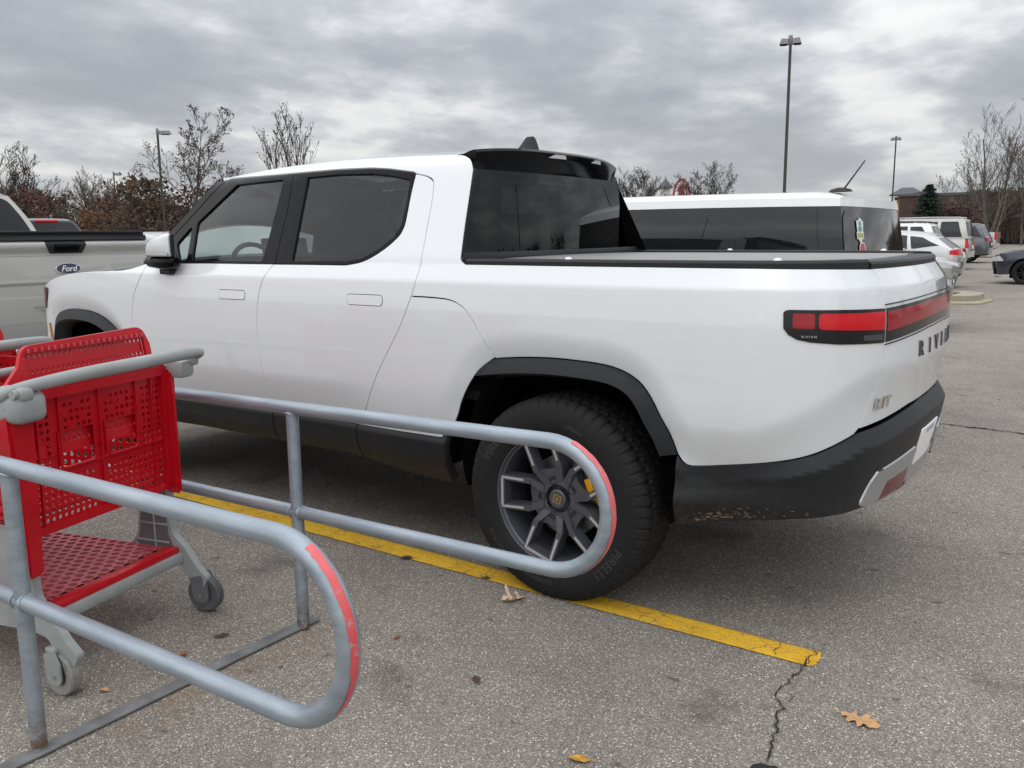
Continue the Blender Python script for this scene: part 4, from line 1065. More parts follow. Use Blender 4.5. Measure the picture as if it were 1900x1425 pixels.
# ------------------------------------------------------------------ cart corral rails
corral = root('cart_corral', 'galvanised tube cart corral with rounded rail ends and worn red tape', 'cart corral', (.68, 2.24, 0))
PR = .0245; ZT, ZL = .886, .484; BR = (ZT-ZL)/2
tilt = lambda x: .018*(.2-x)
def rail_path(y, XE):
    p = [(4.4, y, ZT), (3.0, y, ZT), (1.5, y, ZT), (.5, y, ZT), (-.1, y, ZT)]
    for i in range(25):
        a = R(90+180*i/24); p.append((XE+BR*math.cos(a), y, (ZT+ZL)/2+BR*math.sin(a)))
    p += [(-.1, y, ZL), (.5, y, ZL), (1.5, y, ZL), (3.0, y, ZL), (4.4, y, ZL)]
    return [(a-.68, b-2.24, c+tilt(a)) for a, b, c in p]
for y, XE in ((2.74, -.438), (1.74, -.475)):
    mb = MB(); mb.tube(rail_path(y, XE), PR, 20); rl_ = mb.build('side_rail', 'galvanised', corral, smooth=60)
    # worn tape on the outer face of the bend
    a0, a1 = (118, 222) if y > 2 else (112, 238)
    mb = MB(); vs = []; K = 60; W = 8
    tq = random.Random(int(y*100)); wob = [0, 0]
    for i in range(K+1):
        a = R(a0+(a1-a0)*i/K); wob = [w*.6+tq.uniform(-.07, .07) for w in wob]
        fade = 1-.55*sst(.45, 1., i/K) if y > 2 else 1-.5*sst(.55, 1., i/K)
        for j in range(W+1):
            b = (.30 if y > 2 else .20)+(-.38+.76*j/W)*fade+(wob[0] if j == 0 else wob[1] if j == W else 0)
            rr = PR+.0012
            cx = XE+(BR+rr*math.cos(b))*math.cos(a); cz = (ZT+ZL)/2+(BR+rr*math.cos(b))*math.sin(a)
            vs.append((cx-.68, y+rr*math.sin(b)-2.24, cz+tilt(cx)))
    mb.add(vs, [(i*(W+1)+j, i*(W+1)+j+1, (i+1)*(W+1)+j+1, (i+1)*(W+1)+j) for i in range(K) for j in range(W)])
    mb.build('reflective_tape', 'red_tape', rl_, smooth=60)
    for x in ((.695 if y > 2 else .66), 3.0):
        mb = MB(); mb.cyl((x-.68, y-2.24, .008), (x-.68, y-2.24, ZT+tilt(x)-.012), .0235, n=20); po = mb.build('post', 'galvanised', corral, smooth=50)
        for sg in (-1, 1):
            mb = MB(); mb.tube([(x-.68+sg*(.0225+.003*math.cos(2*t)), y-2.24+(PR+.001)*math.cos(t), ZL+tilt(x)+(PR+.001)*math.sin(t)) for t in [R(15*i) for i in range(25)]], .0042, 6, cap=False); mb.build('weld', 'galvanised', po, smooth=60)
        mb = MB(); mb.tube([(x-.68+.0245*math.cos(t), y-2.24+.0245*math.sin(t), ZT+tilt(x)-PR-.001+.006*math.cos(t)**2*0+.010*math.sin(t)**2) for t in [R(15*i) for i in range(25)]], .004, 6, cap=False); mb.build('weld', 'galvanised', po, smooth=60)
for x in (.68, 3.0):
    mb = MB(); mb.box((x-.68, .35, .0045+.004), (.055, 1.85, .008), .002); mb.build('base_bar', 'flat_steel', corral)
# ------------------------------------------------------------------ shopping carts  (u forward, w to the left, z up)
def cells(mb, x0, y0, nx, ny, cw, ch, hole, thick, fn, shape='round', shift=False, skip=None):
    """a sheet of cells, each with a moulded hole; fn maps (x, y, depth) to space"""
    n = 8
    for j in range(ny):
        for i in range(nx):
            ox = x0+i*cw; oy = y0+j*ch
            solid = skip(ox+cw/2, oy+ch/2) if skip else False
            if solid == 'open': continue
            O = [(0, 0), (cw/2, 0), (cw, 0), (cw, ch/2), (cw, ch), (cw/2, ch), (0, ch), (0, ch/2)]
            if solid:
                for d in (0, thick):
                    q = [fn(ox+a, oy+b, d) for a, b in (O[0], O[2], O[4], O[6])]; mb.add(q, [(0, 1, 2, 3)] if d else [(3, 2, 1, 0)])
                continue
            H = []
            for k in range(8):
                t = math.pi*(1.25+.25*k)
                hx, hy = hole
                H.append((cw/2+hx*math.cos(t), ch/2+hy*math.sin(t)))
            vs = []
            for d in (0, thick):
                vs += [fn(ox+a, oy+b, d) for a, b in O]+[fn(ox+a, oy+b, d) for a, b in H]
            fs = []
            for k in range(8):
                k2 = (k+1) % 8
                fs.append((k2, k, 8+k, 8+k2)); fs.append((16+k, 16+k2, 24+k2, 24+k)); fs.append((8+k, 8+k2, 24+k2, 24+k)[::-1])
            mb.add(vs, fs)
def make_cart():
    t = root('shopping_cart', 'red plastic shopping cart standing nearest in the corral with its grey handle toward us', 'shopping cart')
    # back gate: frame, recessed fields with holes
    T = .006
    W0, W1, Z0, Z1 = -.335, .315, .52, 1.015
    def gate(x, y, d): return (.055+d-.02*(y-.75), x, y)
    mb = MB()
    def slab(w0, w1, z0, z1, u0, th): mb.hexa([(u0-.02*(z0-.75), w0, z0), (u0-.02*(z0-.75), w1, z0), (u0+th-.02*(z0-.75), w1, z0), (u0+th-.02*(z0-.75), w0, z0), (u0-.02*(z1-.75), w0, z1), (u0-.02*(z1-.75), w1, z1), (u0+th-.02*(z1-.75), w1, z1), (u0+th-.02*(z1-.75), w0, z1)][::1])
    for a in ((W0, W0+.022, Z0, Z1), (W1-.022, W1, Z0, Z1), (W0, W1, Z0, Z0+.026), (W0, W1, Z1-.035, Z1)):
        slab(*a, .036, .026)
    for a in ((W0, W1, .722, .729), (-.190, -.184, .737, Z1-.03), (.156, .162, .737, Z1-.03), (-.016, -.010, Z0, Z1-.03), (-.268, -.262, Z0, Z1-.03), (.246, .252, Z0, Z1-.03)):
        slab(*a, .046, .012)
    gt = mb.build('back_gate', 'cart_red', t, smooth=30)
    NX, NZ = 24, 17; CW, CH = (W1-W0-.044)/NX, (Z1-Z0-.060)/NZ
    def lay(x, y):
        i = int((x-W0-.022)/CW); j = int((y-Z0-.026)/CH)
        if 7 <= j <= 11 and (5 <= i <= 10 or 13 <= i <= 18): return 'open'
        if j == 6 or j == 16: return True
        if j < 6: return i in (11, 12)
        if i in (4, 11, 12, 19): return True
        return (i+2*j) % 5 == 0 and 4 < i < 19
    mb = MB(); cells(mb, W0+.022, Z0+.026, NX, NZ, CW, CH, (.0083, .0083), T, gate, skip=lay); mb.build('gate_mesh', 'cart_red', gt, smooth=None)
    # leg openings with rounded lower lips
    for w0, w1 in ((W0+.022+5*CW, W0+.022+11*CW), (W0+.022+13*CW, W0+.022+19*CW)):
        pts = fillet([(w0, .855), (w0, Z0+.026+7*CH), (w1, Z0+.026+7*CH), (w1, .855)], [0, .022, .022, 0], 4); mb = MB(); mb.tube([(.050, a, b) for a, b in pts], .005, 6); mb.build('opening_rim', 'cart_red', gt, smooth=60)
    # child-seat back, taller and set forward, with rows of slits
    def seat(x, y, d): return (.135+d+.16*(y-.95), x, y-.0*abs(x)**2)
    top = lambda w: 1.158-.9*max(0, abs(w+.02)-.24)**1.0 if abs(w+.02) < .27 else 1.07
    mb = MB(); cells(mb, -.285, .78, 25, 14, .53/25, .025, (.0042, .0082), .005, seat, skip=lambda x, y: int((y-.78)/.025) % 2 == 0)
    mb.build('seat_mesh', 'cart_red', t, smooth=None)
    mb = MB()
    out = fillet([(-.312, .78), (-.312, 1.10), (-.285, 1.170), (.245, 1.155), (.275, 1.09), (.335, 1.035), (.335, .98), (.29, .98), (.29, .78)], [0, .0, .045, .05, .02, .03, 0, 0, 0], 5)
    mb.prism(out, .014, Matrix(((0, .16, 1, .120-.152), (1, 0, 0, 0), (0, 1, 0, 0), (0, 0, 0, 1))), holes=[[(-.285, .781), (-.285, 1.13), (.245, 1.13), (.245, .781)]])
    mb.build('seat_back', 'cart_red', t, smooth=40)
    mb = MB()
    for z in (1.139,):
        for i in range(20): mb.box((.148+.16*(z-.95)-.036, -.275+.0265*i, z), (.003, .006, .014), .001, 1)
    mb.build('seat_ribs', 'cart_red_dusty', t, smooth=None, kind='stuff')
    # basket sides, floor and front
    mb = MB()
    for sg in (-1, 1):
        def side(x, y, d, sg=sg): return (x, sg*(.335-.075*(x/.85)-d), y+.16*(x/.85)*0)
        cells(mb, .07, .58, 22, 12, .0355, .036, (.011, .011), .005, side)
        mb.hexa([(.05, sg*.335, 1.01), (.05, sg*.35, 1.01), (.86, sg*.275, 1.01), (.86, sg*.26, 1.01), (.05, sg*.335, 1.03), (.05, sg*.35, 1.03), (.86, sg*.275, 1.03), (.86, sg*.26, 1.03)])
    def floor_(x, y, d): return (x, y*(1-.22*x/.85), .585+d-.05*x)
    cells(mb, .07, -.32, 22, 18, .0355, .0355, (.011, .011), .005, floor_)
    def front(x, y, d): return (.852+d+.04*(y-.58), x, y)
    cells(mb, -.26, .55, 14, 13, .037, .036, (.011, .011), .005, front)
    mb.build('basket', 'cart_red', t, smooth=None)
    # red corner posts that carry the basket
    for hx in ([(-.022, .325, .415), (-.022, .385, .415), (.065, .385, .415), (.065, .325, .415), (-.035, .312, 1.0), (-.035, .415, 1.0), (.08, .405, 1.0), (.08, .325, 1.0)],
               [(-.0, -.352, .50), (.075, -.352, .50), (.075, -.325, .50), (-.0, -.325, .50), (.01, -.365, 1.0), (.08, -.360, 1.0), (.08, -.325, 1.0), (.01, -.325, 1.0)]):
        mb = MB(); mb.hexa(hx)
        bmx = bmesh.new(); me = bpy.data.meshes.new('tmp'); me.from_pydata(mb.v, [], mb.f); bmx.from_mesh(me); bmesh.ops.recalc_face_normals(bmx, faces=bmx.faces[:]); bmesh.ops.bevel(bmx, geom=bmx.edges[:], offset=.011, segments=2, affect='EDGES'); bpy.data.meshes.remove(me)
        mb = MB(); mb.bm(bmx); mb.build('corner_post', 'cart_red', t, smooth=40)
    # handle with its brackets
    mb = MB(); P = crs([(.085, -.405, .985), (.035, -.425, 1.035), (-.015, -.40, 1.058), (-.055, -.25, 1.070), (-.075, 0, 1.072), (-.055, .22, 1.066), (-.01, .38, 1.050), (.02, .425, 1.035), (.07, .425, 1.00)], 6)
    mb.tube(P, [.021+.004*math.cos(math.pi*min(1, abs(i-len(P)/2)/(len(P)/2))) for i in range(len(P))], 14, squash=(1.0, .92)); h = mb.build('handle', 'cart_grey', t, smooth=60)
    mb = MB()
    mb.box((.045, -.355, 1.0), (.09, .075, .07), .018, 2); mb.box((.035, -.385, 1.035), (.11, .03, .05), .014, 2); mb.build('handle_bracket', 'cart_grey', t, smooth=40); mb = MB()
    mb.box((.03, .375, .985), (.13, .12, .10), .03, 3); mb.box((.02, .395, 1.03), (.12, .06, .05), .02, 3)
    mb.cyl((-.02, .425, 1.035), (-.02, .437, 1.035), .014)
    mb.build('handle_bracket', 'cart_grey', t, smooth=40)
    # lower tray with hexagonal holes
    def tray(x, y, d): return (x, y*.88*(1-.06*(x-.1)/.8), .252+d)
    mb = MB()
    cw, ch = .049, .043
    for j in range(17): cells(mb, .135+(cw/2 if j % 2 else 0), -.355+j*ch*.98, 14, 1, cw, ch*.98, (.0195, .0175), .012, tray)
    tr = mb.build('tray', 'cart_red_dusty', t, smooth=None)
    mb = MB(); mb.box((.105, .008, .258), (.055, .64, .03), .008); mb.build('tray_edge', 'cart_red', tr)
    # grey chassis: rear beam, side rails, sweeping rear legs
    mb = MB(); mb.box((.085, .008, .226), (.045, .66, .045), .010)
    for sg, w0, du in ((1, .350, -.05), (-1, -.330, 0.)):
        side = fillet([(.112, .56), (.120, .40), (.115, .325), (.055, .270), (.0, .195), (-.050, .150), (-.012, .085), (.030, .110), (.078, .198), (.16, .212), (.76, .196), (.78, .225), (.44, .228), (.335, .250), (.292, .305), (.276, .40), (.272, .56)],
                      [0, .05, .06, .05, .05, .02, .02, .03, .04, .05, .01, .01, .10, .08, .07, .05, 0], 4)
        mb.prism([(a+du*sst(.5, .2, a), b) for a, b in side], .030, Matrix(((1, 0, 0, 0), (0, 0, -1, w0+.015), (0, 1, 0, 0), (0, 0, 0, 1))))
    mb.build('chassis', 'cart_grey', t, smooth=45)
    # hollow, ribbed inner faces of the legs
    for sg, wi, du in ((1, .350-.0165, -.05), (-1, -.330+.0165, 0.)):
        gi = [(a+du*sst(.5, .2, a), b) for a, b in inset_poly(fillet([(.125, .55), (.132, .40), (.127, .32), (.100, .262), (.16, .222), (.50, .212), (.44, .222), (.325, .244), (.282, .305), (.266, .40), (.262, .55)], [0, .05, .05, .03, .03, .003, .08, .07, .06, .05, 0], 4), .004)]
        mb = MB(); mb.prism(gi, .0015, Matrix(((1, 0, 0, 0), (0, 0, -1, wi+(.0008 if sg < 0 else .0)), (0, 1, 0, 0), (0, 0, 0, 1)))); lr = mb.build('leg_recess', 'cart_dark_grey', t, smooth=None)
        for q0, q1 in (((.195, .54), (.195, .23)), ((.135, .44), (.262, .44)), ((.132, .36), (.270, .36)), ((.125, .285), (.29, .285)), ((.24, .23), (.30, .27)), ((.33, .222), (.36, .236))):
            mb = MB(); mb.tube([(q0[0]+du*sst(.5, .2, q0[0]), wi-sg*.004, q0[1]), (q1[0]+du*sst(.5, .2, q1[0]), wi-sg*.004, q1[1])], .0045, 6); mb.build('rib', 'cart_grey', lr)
    RM = Matrix.Rotation(R(90), 4, 'X')
    def caster(u_, w_, steer, rubber, name='rear_wheel', rad=.075):
        M_ = Matrix.Translation((u_, w_, rad+.001)) @ Matrix.Rotation(R(steer), 4, 'Z')
        mb = MB(); mb.lathe([(.040, -.017), (rad-.006, -.020), (rad, -.014), (rad, .014), (rad-.006, .020), (.040, .017)], 36, M_ @ RM)
        o = mb.build(name, rubber, t, smooth=40)
        mb = MB(); mb.lathe([(.0001, -.012), (.034, -.012), (.041, -.016), (.041, .016), (.034, .012), (.0001, .012)], 30, M_ @ RM); mb.build('hub', 'cart_dark_grey', o, smooth=30)
        mb = MB()
        for s_ in (-1, 1):
            pr = fillet([(-.034, -.032), (.034, -.032), (.044, .03), (.050, .070), (-.005, .085), (-.030, .045)], [.028, .028, .02, .01, .01, .02], 5)
            mb.prism(pr, .007, M_ @ Matrix.Translation((0, s_*.0275+.0035, 0)) @ RM)
        mb.box((.020, 0, .083), (.05, .055, .022), .008, 2, m=M_); mb.build('fork', 'cart_grey' if rubber == 'cart_wheel_light' else 'cart_dark_grey', o, smooth=30)
        mb = MB(); mb.cyl(M_ @ Vector((0, -.038, 0)), M_ @ Vector((0, .038, 0)), .007, n=10); mb.build('axle', 'chrome', o)
    caster(-.012, .355, -6, 'cart_wheel_light'); caster(-.012, -.345, 4, 'cart_wheel_rubber')
    caster(.80, -.23, 10, 'cart_wheel_rubber', 'front_wheel', .058); caster(.80, .23, -20, 'cart_wheel_rubber', 'front_wheel', .058)
    # a seat-belt buckle and strap hanging in the seat
    mb = MB(); mb.box((.10, -.175, .895), (.014, .032, .05), .006, 2); mb.build('belt_buckle', 'dark_void', t)
    mb = MB(); mb.box((.098, -.170, .935), (.005, .022, .022), .002, 1); mb.build('belt_tag', 'red_tape', t)
    mb = MB(); mb.tube([(.10, .16, .93), (.096, .168, .88), (.10, .18, .82)], .0035, 6); mb.build('belt_strap', 'arch_red', t)
    for o in t.children:
        if o.name.split('.')[0] in ('back_gate', 'basket', 'corner_post', 'belt_buckle', 'belt_tag', 'belt_strap'): o.location = (.045, .022, 0)
    return t
cart = make_cart()
cart['group'] = 'red shopping carts in the corral'
cart.location = (1.055, 2.18, 0); cart.rotation_euler = (0, 0, math.atan2(.236, .972))
du, dw = .93, -.12
c = copy_tree(cart); c['label'] = 'red shopping cart farther ahead in the corral with round holes below its grey handle'
c.location = (1.055+.972*du-.236*dw, 2.18+.236*du+.972*dw, .02*0); c.rotation_euler = (0, 0, math.atan2(.236, .972)+R(2))
cart['label'] = 'red plastic shopping cart nearest us, its back gate and grey handle toward us'
mb = MB(); mb.tube(crs([(.36, -.30, 1.0), (.33, -.36, 1.04), (.305, -.30, 1.052), (.295, 0, 1.056), (.30, .30, 1.052), (.33, .38, 1.04), (.36, .34, 1.0)], 5), .017, 12); mb.build('cross_bar', 'cart_grey', cart, smooth=60)
# ------------------------------------------------------------------ other vehicles
class Shell:
    """body shell of a car: plan outline with rounded ends, inset by height; x from 0 (tail) to L (nose)"""
    def __init__(s, L, W, rr=.45, rf=.6, low=None, bow=.06):
        h = W/2; s.L = L; s.h = h
        P = [(0, 0.0001)]
        for i in range(1, 6): P.append((bow*(i/6*(h-rr*.9)/h)**2, (h-rr*.9)*i/6))
        for i in range(9):
            a = R(180-90*i/8); P.append((rr+rr*math.cos(a)+bow*.5*(1-i/8), h-rr*.8+rr*.8*math.sin(a)))
        n0 = len(P)
        for i in range(1, 9): P.append((rr+(L-rr-rf)*i/9, h))
        for i in range(9):
            a = R(90-90*i/8); P.append((L-rf+rf*math.cos(a)-bow*(i/8)*1.0, h-rf*.75+rf*.75*math.sin(a)))
        for i in range(1, 6): P.append((L-bow+bow*(i/5), (h-rf*.75)*(1-i/5)))
        s.P = P; s.S = [0.]
        for a, b in zip(P, P[1:]): s.S.append(s.S[-1]+math.hypot(b[0]-a[0], b[1]-a[1]))
        k = next(i for i, q in enumerate(P) if q[0] > L*.5)
        off = s.S[k]-P[k][0]; s.S = [q-off for q in s.S]; s.s0 = s.S[0]; s.s1 = s.S[-1]
        s.low = _fast(_cr(low or [(.15, .10), (.3, .045), (.55, .0), (.75, .0), (.92, .022), (1.05, .055), (1.3, .12)], 8))
    def plan(s, q):
        m = 1
        if q < s.s0: q = 2*s.s0-q; m = -1
        elif q > s.s1: q = 2*s.s1-q; m = -1
        i = min(max(bisect.bisect(s.S, q)-1, 0), len(s.S)-2); t = (q-s.S[i])/(s.S[i+1]-s.S[i]+1e-9)
        P = s.P; a = P[max(i-1, 0)]; b = P[min(i+2, len(P)-1)]
        x = P[i][0]+(P[i+1][0]-P[i][0])*t; y = P[i][1]+(P[i+1][1]-P[i][1])*t
        tx, ty = b[0]-a[0], b[1]-a[1]; l = math.hypot(tx, ty); return x, y*m, -ty/l, tx/l*m
    def F(s, q, z, o=0.):
        x, y, nx, ny = s.plan(q); d = s.low(z)-o; return (x-nx*d, y-ny*d, z)
def car_wheel(parent, x, y, r, w, side, dark=False):
    M_ = Matrix.Translation((x, y, r)) @ Matrix.Rotation(R(-90*side), 4, 'X'); rr = r*.68
    mb = MB(); mb.lathe([(rr, w*.42), (rr+.02, w*.5), (r-.05, w*.52), (r-.012, w*.46), (r, w*.34), (r, -w*.34), (r-.012, -w*.46), (rr, -w*.5)], 36, M_); t = mb.build('wheel', 'rubber', parent, smooth=40)
    mb = MB(); mb.lathe([(rr+.004, w*.46), (rr-.012, w*.44), (rr-.03, w*.2), (rr-.03, -w*.4)], 36, M_); mb.lathe([(.0001, w*.36), (.05, w*.36), (.06, w*.28)], 20, M_)
    for k in range(5):
        q = M_ @ Matrix.Rotation(2*math.pi*k/5+.3, 4, 'Z')
        for sg in (-1, 1): mb.hexa([(.03, sg*.02-.018, w*.22), (.03, sg*.02+.018, w*.22), (rr-.01, sg*.05+.014, w*.24), (rr-.01, sg*.05-.014, w*.24), (.03, sg*.02-.014, w*.34), (.03, sg*.02+.014, w*.34), (rr-.01, sg*.05+.010, w*.42), (rr-.01, sg*.05-.010, w*.42)], q)
    mb.build('rim', 'black_metal' if dark else 'satin_silver', t, smooth=40)
    mb = MB(); mb.lathe([(.0001, 0.), (rr-.03, 0.)], 24, M_); mb.build('hub', 'dark_void', t)
def make_car(name, label, cat, loc, rz, sp, group=None):
    t = root(name, label, cat, (loc[0], loc[1], 0), rz, group)
    L, W, H = sp['L'], sp['W'], sp['H']; paint = sp['paint']; r = sp.get('r', .34); xr, xf = sp['wx']
    B = Shell(L, W, sp.get('rr', .42), sp.get('rf', .6), sp.get('low'), sp.get('bow', .06)); h = W/2
    zb = sp.get('zb', .30); belt = sp['top']                       # [(x, z)] tail to nose
    topz = _fast(_cr(belt, 8))
    zt = lambda q: topz(B.plan(q)[0])
    n = 60; top = [(B.s0+(B.s1-B.s0)*i/n, ) for i in range(n+1)]; top = [(q[0], zt(q[0])) for q in top]
    arc = lambda xc: [(xc+(r+.055)*math.cos(R(180-180*i/14)), r+.01+(r+.055)*math.sin(R(180-180*i/14))) for i in range(15)]
    bot = [(B.s0, zb+sp.get('tuck_r', .08))]+[(-.05+B.s0*0+xr-(r+.055)-.25, zb+.03)]+[(xr-(r+.055), zb)]+arc(xr)[1:-1]+[(xr+r+.055, zb-.06), (xf-(r+.055), zb-.06)]+arc(xf)[1:-1]+[(xf+r+.055, zb-.02), (xf+r+.30, zb-.04), (B.s1, zb-.03)]
    side = bot+top[::-1]
    sm_ = lambda p: p
    b1 = panel('body', side, B.F, paint, t, step=.10, thick=.0, gap=0); b2 = mirror_part(b1)
    # deck and bonnet: a cover between the two upper edges
    mb = MB(); vs = []; K = 8
    for q, z in top:
        P = B.F(q, z); 
        for j in range(K+1):
            vv = -1+2*j/K; vs.append((P[0], P[1]*vv, P[2]+sp.get('crown', .035)*(1-vv*vv)))
    mb.add(vs, [(i*(K+1)+j, (i+1)*(K+1)+j, (i+1)*(K+1)+j+1, i*(K+1)+j+1)[::-1] for i in range(n) for j in range(K)])
    mb.build('bonnet', paint, t, smooth=70)
    # cladding strip, underbody, wells
    mb = MB(); mb.box((L/2, 0, zb+.10), (L*.94, W*.80, .26), .05)
    for xc in (xr, xf): mb.box((xc, 0, r+.15), (2*r+.10, W*.9, .62), .02)
    mb.build('underbody', 'dark_void', t)
    for xc in (xr, xf):
        for sg in (-1, 1): car_wheel(t, xc, sg*(h-.115), r, .22, sg, sp.get('dark_wheels', False))
    # greenhouse: belt ring to roof ring
    g0, g1, q0, q1 = sp['gh']; hb = h-sp.get('hb', .07); hr = sp['hr']; rad = sp.get('rad', .16)
    zb0 = lambda x: topz(x)-.03
    side_pt = lambda f, tt: None
    def G(f, tt, o=0.):
        """f along the side 0 tail..1 screen, tt 0 belt..1 roof"""
        tb = 1-(1-tt)**1.0; x = (g0+(g1-g0)*f)*(1-tt)+(q0+(q1-q0)*f)*tt
        k = math.sin(tt*math.pi)*.035
        y = hb*(1-tt)+hr*tt+k+o; z0 = zb0(g0+(g1-g0)*f); zr_ = H-.055-sp.get('slope', .0)*max(0, (.55-f))**2-.10*max(0, f-.6)**2
        return (x, y, z0+(zr_-z0)*tt)
    GF = lambda f, tt: G(f, tt)
    gs = panel('pillar', [(0, 0), (1, 0), (1, 1), (0, 1)], GF, sp.get('pillar', paint), t, step=.06, stepv=.2, thick=0, gap=0); mirror_part(gs)
    # roof with rounded rails
    mb = MB(); vs = []; N = 16; sec = [(-1, 0)]+[(-.985, .012), (-.95, .028), (-.86, .041), (-.6, .05), (0, .055), (.6, .05), (.86, .041), (.95, .028), (.985, .012), (1, 0)]
    for i in range(N+1):
        f = i/N; P = G(f, 1)
        ends = min(1, min(f, 1-f)*N/1.0+.25)
        for a, dz in sec: vs.append((P[0], a*(P[1]+.004), P[2]+dz*ends))
    k = len(sec)
    mb.add(vs, [(i*k+j, i*k+j+1, (i+1)*k+j+1, (i+1)*k+j)[::-1] for i in range(N) for j in range(k-1)]+[tuple(range(k)), tuple(range(N*k+k-1, N*k-1, -1))])
    rf_ = mb.build('roof', sp.get('roof', paint), t, smooth=50)
    # tail and screen glass: ruled surfaces between the two sides
    def endF(f, bulge):
        def F(vv, tt):
            P = G(f, tt); return (P[0]+bulge*(1-vv*vv), vv*P[1], P[2])
        return F
    sgl = sp.get('glass', 'car_glass')
    tailF = endF(0, -sp.get('tb', .05)); scrF = endF(1, .12)
    panel('tail_panel', [(-1, -.0), (1, -.0), (1, 1), (-1, 1)], tailF, sp.get('tailpanel', paint), t, step=.2, stepv=.2, thick=0, gap=0, sign=-1)
    panel('rear_window', fillet(sp.get('rw', [(-.86, .12), (.86, .12), (.84, .90), (-.84, .90)]), .1, 4), lambda a, b: (tailF(a, b)[0]-.006, tailF(a, b)[1], tailF(a, b)[2]), sgl, t, step=.15, stepv=.15, thick=.004, gap=0, sign=-1)
    panel('front_pillar', [(-1, 0), (1, 0), (1, 1), (-1, 1)], scrF, paint, t, step=.2, stepv=.2, thick=0, gap=0, sign=1)
    panel('windscreen', fillet([(-.93, .03), (.93, .03), (.92, .95), (-.92, .95)], .06, 4), lambda a, b: (scrF(a, b)[0]+.007, scrF(a, b)[1], scrF(a, b)[2]+.003), sgl, t, step=.15, stepv=.15, thick=.004, gap=0, sign=1)
    for w in sp['win']:
        o = panel('side_window', fillet(w, .02, 3), lambda a, b: G(a, b, .006), sgl, t, step=.1, stepv=.2, thick=.004, gap=0); mirror_part(o)
    # lamps and trim
    for (poly, mt, nm) in sp.get('lamps', []):
        o = panel(nm, fillet([(a if a < 50 else a, b) for a, b in poly], .02, 3), lambda a, b: B.F(a, b, .008), mt, t, step=.08, thick=.01, gap=0); mirror_part(o)
    for (poly, mt, nm) in sp.get('panels', []):
        o = panel(nm, poly(B) if callable(poly) else poly, lambda a, b: B.F(a, b, .010), mt, t, step=.12, thick=.012, gap=0)
    # door seams as shut lines set into the skin, handles, mirrors
    for x in sp.get('seams', []):
        o = panel('shut_line', [(x, zb+.06), (x+.010, zb+.06), (x+.010, topz(x)-.02), (x, topz(x)-.02)], lambda a, b: B.F(a, b, .0008), 'dark_void', t, step=.2, thick=0, gap=0); mirror_part(o)
        o = panel('door_handle', fillet([(x+.05, topz(x)-.17), (x+.25, topz(x)-.17), (x+.25, topz(x)-.135), (x+.05, topz(x)-.135)], .012, 3), lambda a, b: B.F(a, b, .022), sp.get('handle', paint), t, step=.2, thick=.02, gap=0); mirror_part(o)
    if sp.get('mirrors', True):
        mb = MB(); mb.box((g1-.25, h+.06, topz(g1-.25)+.06), (.14, .20, .14), .045, 3); mirror_part(mb.build('door_mirror', sp.get('mir', paint), t, smooth=50))
    if sp.get('rails'):
        mb = MB(); y = hr-.07; z = H-.02
        mb.tube([(q0+.12, y, z-.02), (q0+.16, y, z+.05), ((q0+q1)/2, y, z+.065), (q1-.5, y, z+.05), (q1-.42, y, z-.02)], .02, 8); mirror_part(mb.build('roof_rail', sp['rails'], t, smooth=60))
    pz = sp.get('plate_z', .85)
    if pz: panel('licence_plate', [(B.s0-.15, pz-.07), (B.s0+.15, pz-.07), (B.s0+.15, pz+.07), (B.s0-.15, pz+.07)], lambda a, b: B.F(a, b, .016), 'plate_white', t, step=.1, thick=.008, gap=0)
    t['_s0'] = B.s0; t['_s1'] = B.s1
    return t, B, G
def suv_lamps(B_s0, z0, z1, w=.20): return []
# --- white boxy wagon next to the pickup
flex = dict(L=5.1, W=1.92, H=1.785, paint='wagon_white', r=.36, wx=(1.08, 4.08), rr=.22, rf=.5, bow=.05, tuck_r=.1,
    low=[(.15, .10), (.3, .045), (.55, .0), (.85, .0), (1.0, .012), (1.08, .04), (1.2, .08)],
    top=[(0, 1.10), (.2, 1.12), (2, 1.10), (3.6, 1.08), (3.9, 1.06), (4.6, 1.0), (4.95, .93), (5.1, .80)], gh=(.05, 3.75, .14, 3.10), hb=.055, hr=.835, slope=.05, tb=.05,
    pillar='flex_glass', tailpanel='flex_glass', glass='flex_glass', roof='wagon_white', rw=[(-.985, .06), (.985, .06), (.98, .88), (-.98, .88)],
    win=[[(.040, .05), (.268, .05), (.266, .90), (.050, .90)], [(.290, .05), (.56, .05), (.56, .83), (.288, .83)], [(.61, .05), (.90, .05), (.82, .83), (.605, .83)]],
    seams=[2.35, 1.35], handle='chrome', plate_z=.75, mirrors=True,
    lamps=[([(-.38, .78), (-.12, .78), (-.10, 1.02), (-.36, 1.02)], 'red_lens', 'tail_light'), ([(5.0, .68), (5.35, .68), (5.38, .84), (4.95, .86)], 'clear_lens', 'headlight')])
fx, FB, FG = make_car('station_wagon', 'white boxy wagon with a flat roof and black wraparound glass beside the pickup', 'car', (-.47, -2.79), 0, flex)
def on_tail(a, b, o=.012):
    P = FG(0, b); return (P[0]-.05*(1-a*a)-o, a*P[1], P[2])
rbF = lambda a, b: FG(a, b, .005)
mirror_part(panel('roof_band', [(0, .915), (1, .915), (1, 1), (0, 1)], rbF, 'wagon_white', fx, step=.1, stepv=.2, thick=.004, gap=0))
panel('roof_band', [(-1, .915), (1, .915), (1, 1), (-1, 1)], lambda a, b: (FG(0, b)[0]-.05*(1-a*a)-.006, a*FG(0, b, .004)[1], FG(0, b)[2]), 'wagon_white', fx, step=.1, stepv=.2, thick=.004, gap=0)
